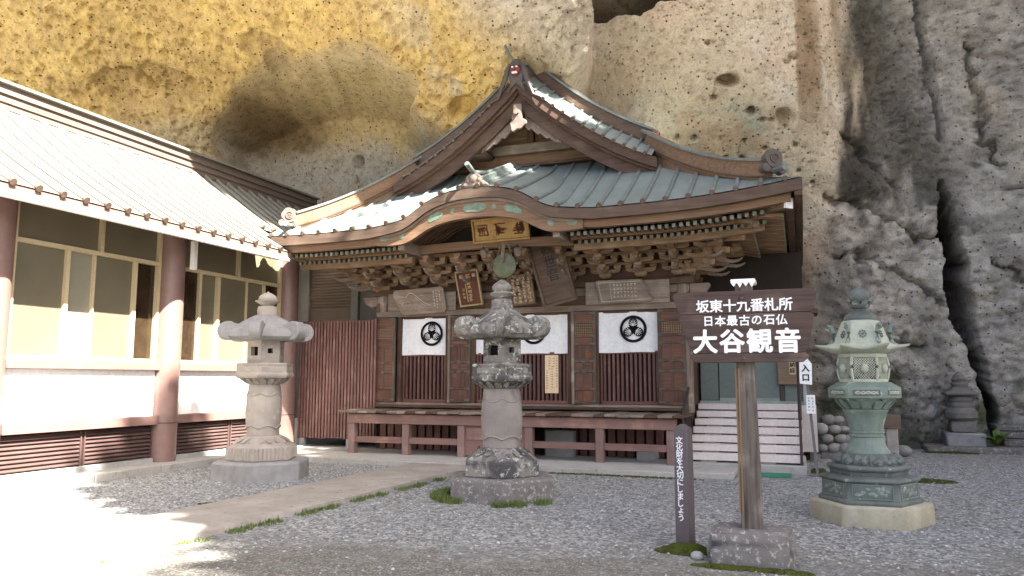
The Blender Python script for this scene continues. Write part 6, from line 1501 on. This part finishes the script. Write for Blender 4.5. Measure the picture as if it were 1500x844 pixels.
# ------------------------------------------------------------------ grass and moss
def grass(name, spots, label, seed, h=.07, n=1600):
    r = random.Random(seed); mb = MB()
    for k in range(n):
        x, y, s = r.choice(spots); a = r.uniform(0, 6.283); q = s * math.sqrt(r.random()); px, py = x + q * math.cos(a), y + q * math.sin(a); hh = h * r.uniform(.4, 1.15); lean = r.uniform(0, .7) * hh; b = r.uniform(0, 6.283); w = r.uniform(.004, .009)
        mb.add([(px - w * math.sin(b), py + w * math.cos(b), 0), (px + w * math.sin(b), py - w * math.cos(b), 0), (px + .5 * lean * math.cos(b) + w * .8 * math.sin(b), py + .5 * lean * math.sin(b) - w * .8 * math.cos(b), hh * .6), (px + lean * math.cos(b), py + lean * math.sin(b), hh)], [(0, 1, 2), (0, 2, 3)])
    o = link(name, mb.mesh(name, 'grass', 0, False), None); tag(o, label, 'grass', kind='stuff')
def pathside(): return [(-5.72 + .045 * (y - 7) + dx, y, .10) for y, dx in [(6.1 + .16 * i, (i * 37 % 10) / 90) for i in range(34)]]
grass('path_grass', [p for i, p in enumerate(pathside()) if i % 7 not in (2, 3)], 'short green grass along the right edge of the path', 1, .045, 1700)
grass('lantern_grass', [(-3.93 + .86 * math.cos(a), 10.05 + .86 * math.sin(a), .12) for a in [R_(-188 + 9 * i) for i in range(9)] + [R_(-70), R_(-55), R_(-30)]], 'green grass growing round the foot of the dark stone lantern', 2, .085, 1900)
grass('near_grass', [(-5.9 - .2 * i, 5.3 - .24 * i + .1 * (i % 3), .16) for i in range(9)], 'sunlit grass at the near end of the path', 3, .06, 700)
def moss(spots, label, seed):
    r = random.Random(seed); mb = MB()
    for (x, y, rx, ry, h, nn) in spots:
        for k in range(nn):
            a = r.uniform(0, 6.283); q = math.sqrt(r.random()); s = r.uniform(.014, .032); mb.ball((x + rx * q * math.cos(a), y + ry * q * math.sin(a), h * (1 - q * q)), s, 6, 4, (1.2, 1.2, .7))
    o = link('moss', mb.mesh('moss', 'moss'), None); tag(o, label, 'moss', kind='stuff')
moss([(-1.07, 7.50, .21, .18, .07, 420), (-1.22, 7.45, .12, .1, .03, 100)], 'cushion of green moss round the short dark post', 1)
moss([(-.62, 6.98, .32, .07, .012, 170), (-.2, 6.98, .22, .06, .01, 90)], 'thin moss along the foot of the sign base stone', 2)
moss([(.22, 14.6, .12, .5, .03, 200), (1.75, 13.9, .45, .30, .01, 260), (3.0, 19.3, .6, .12, .03, 160), (-3.1, 12.78, 1.6, .05, .01, 220)], 'moss on the ground beside the steps and along the pavement', 3)
moss([(-6.9, 8.1, .5, .10, .008, 140)], 'thin moss at the left edge of the path', 4)
single('small_rock', MB().ball((-.94, 7.22, .03), .055, 8, 6, (1.1, .8, .8)), 'pebble', (-.94, 7.22, 0), 'small pale stone between the moss and the sign base', 'stone')

# a few fallen leaves on the gravel
r = random.Random(31); mb = MB()
for k in range(150):
    y = r.uniform(5.4, 13); x = r.uniform(-5.3, .235 * y)
    a = r.uniform(0, 6.283); s = r.uniform(.012, .03); ca, sa = math.cos(a), math.sin(a); z = .012 + r.uniform(0, .01)
    mb.add([(x - s * ca, y - s * sa, z), (x + s * .5 * sa, y - s * .5 * ca, z + .006), (x + s * ca, y + s * sa, z + r.uniform(0, .01)), (x - s * .5 * sa, y + s * .5 * ca, z + .004)], [(0, 1, 2, 3)])
o = link('fallen_leaves', mb.mesh('fallen_leaves', 'wood_warm', 0, False), None); tag(o, 'dry brown leaves scattered on the gravel', 'leaves', kind='stuff')
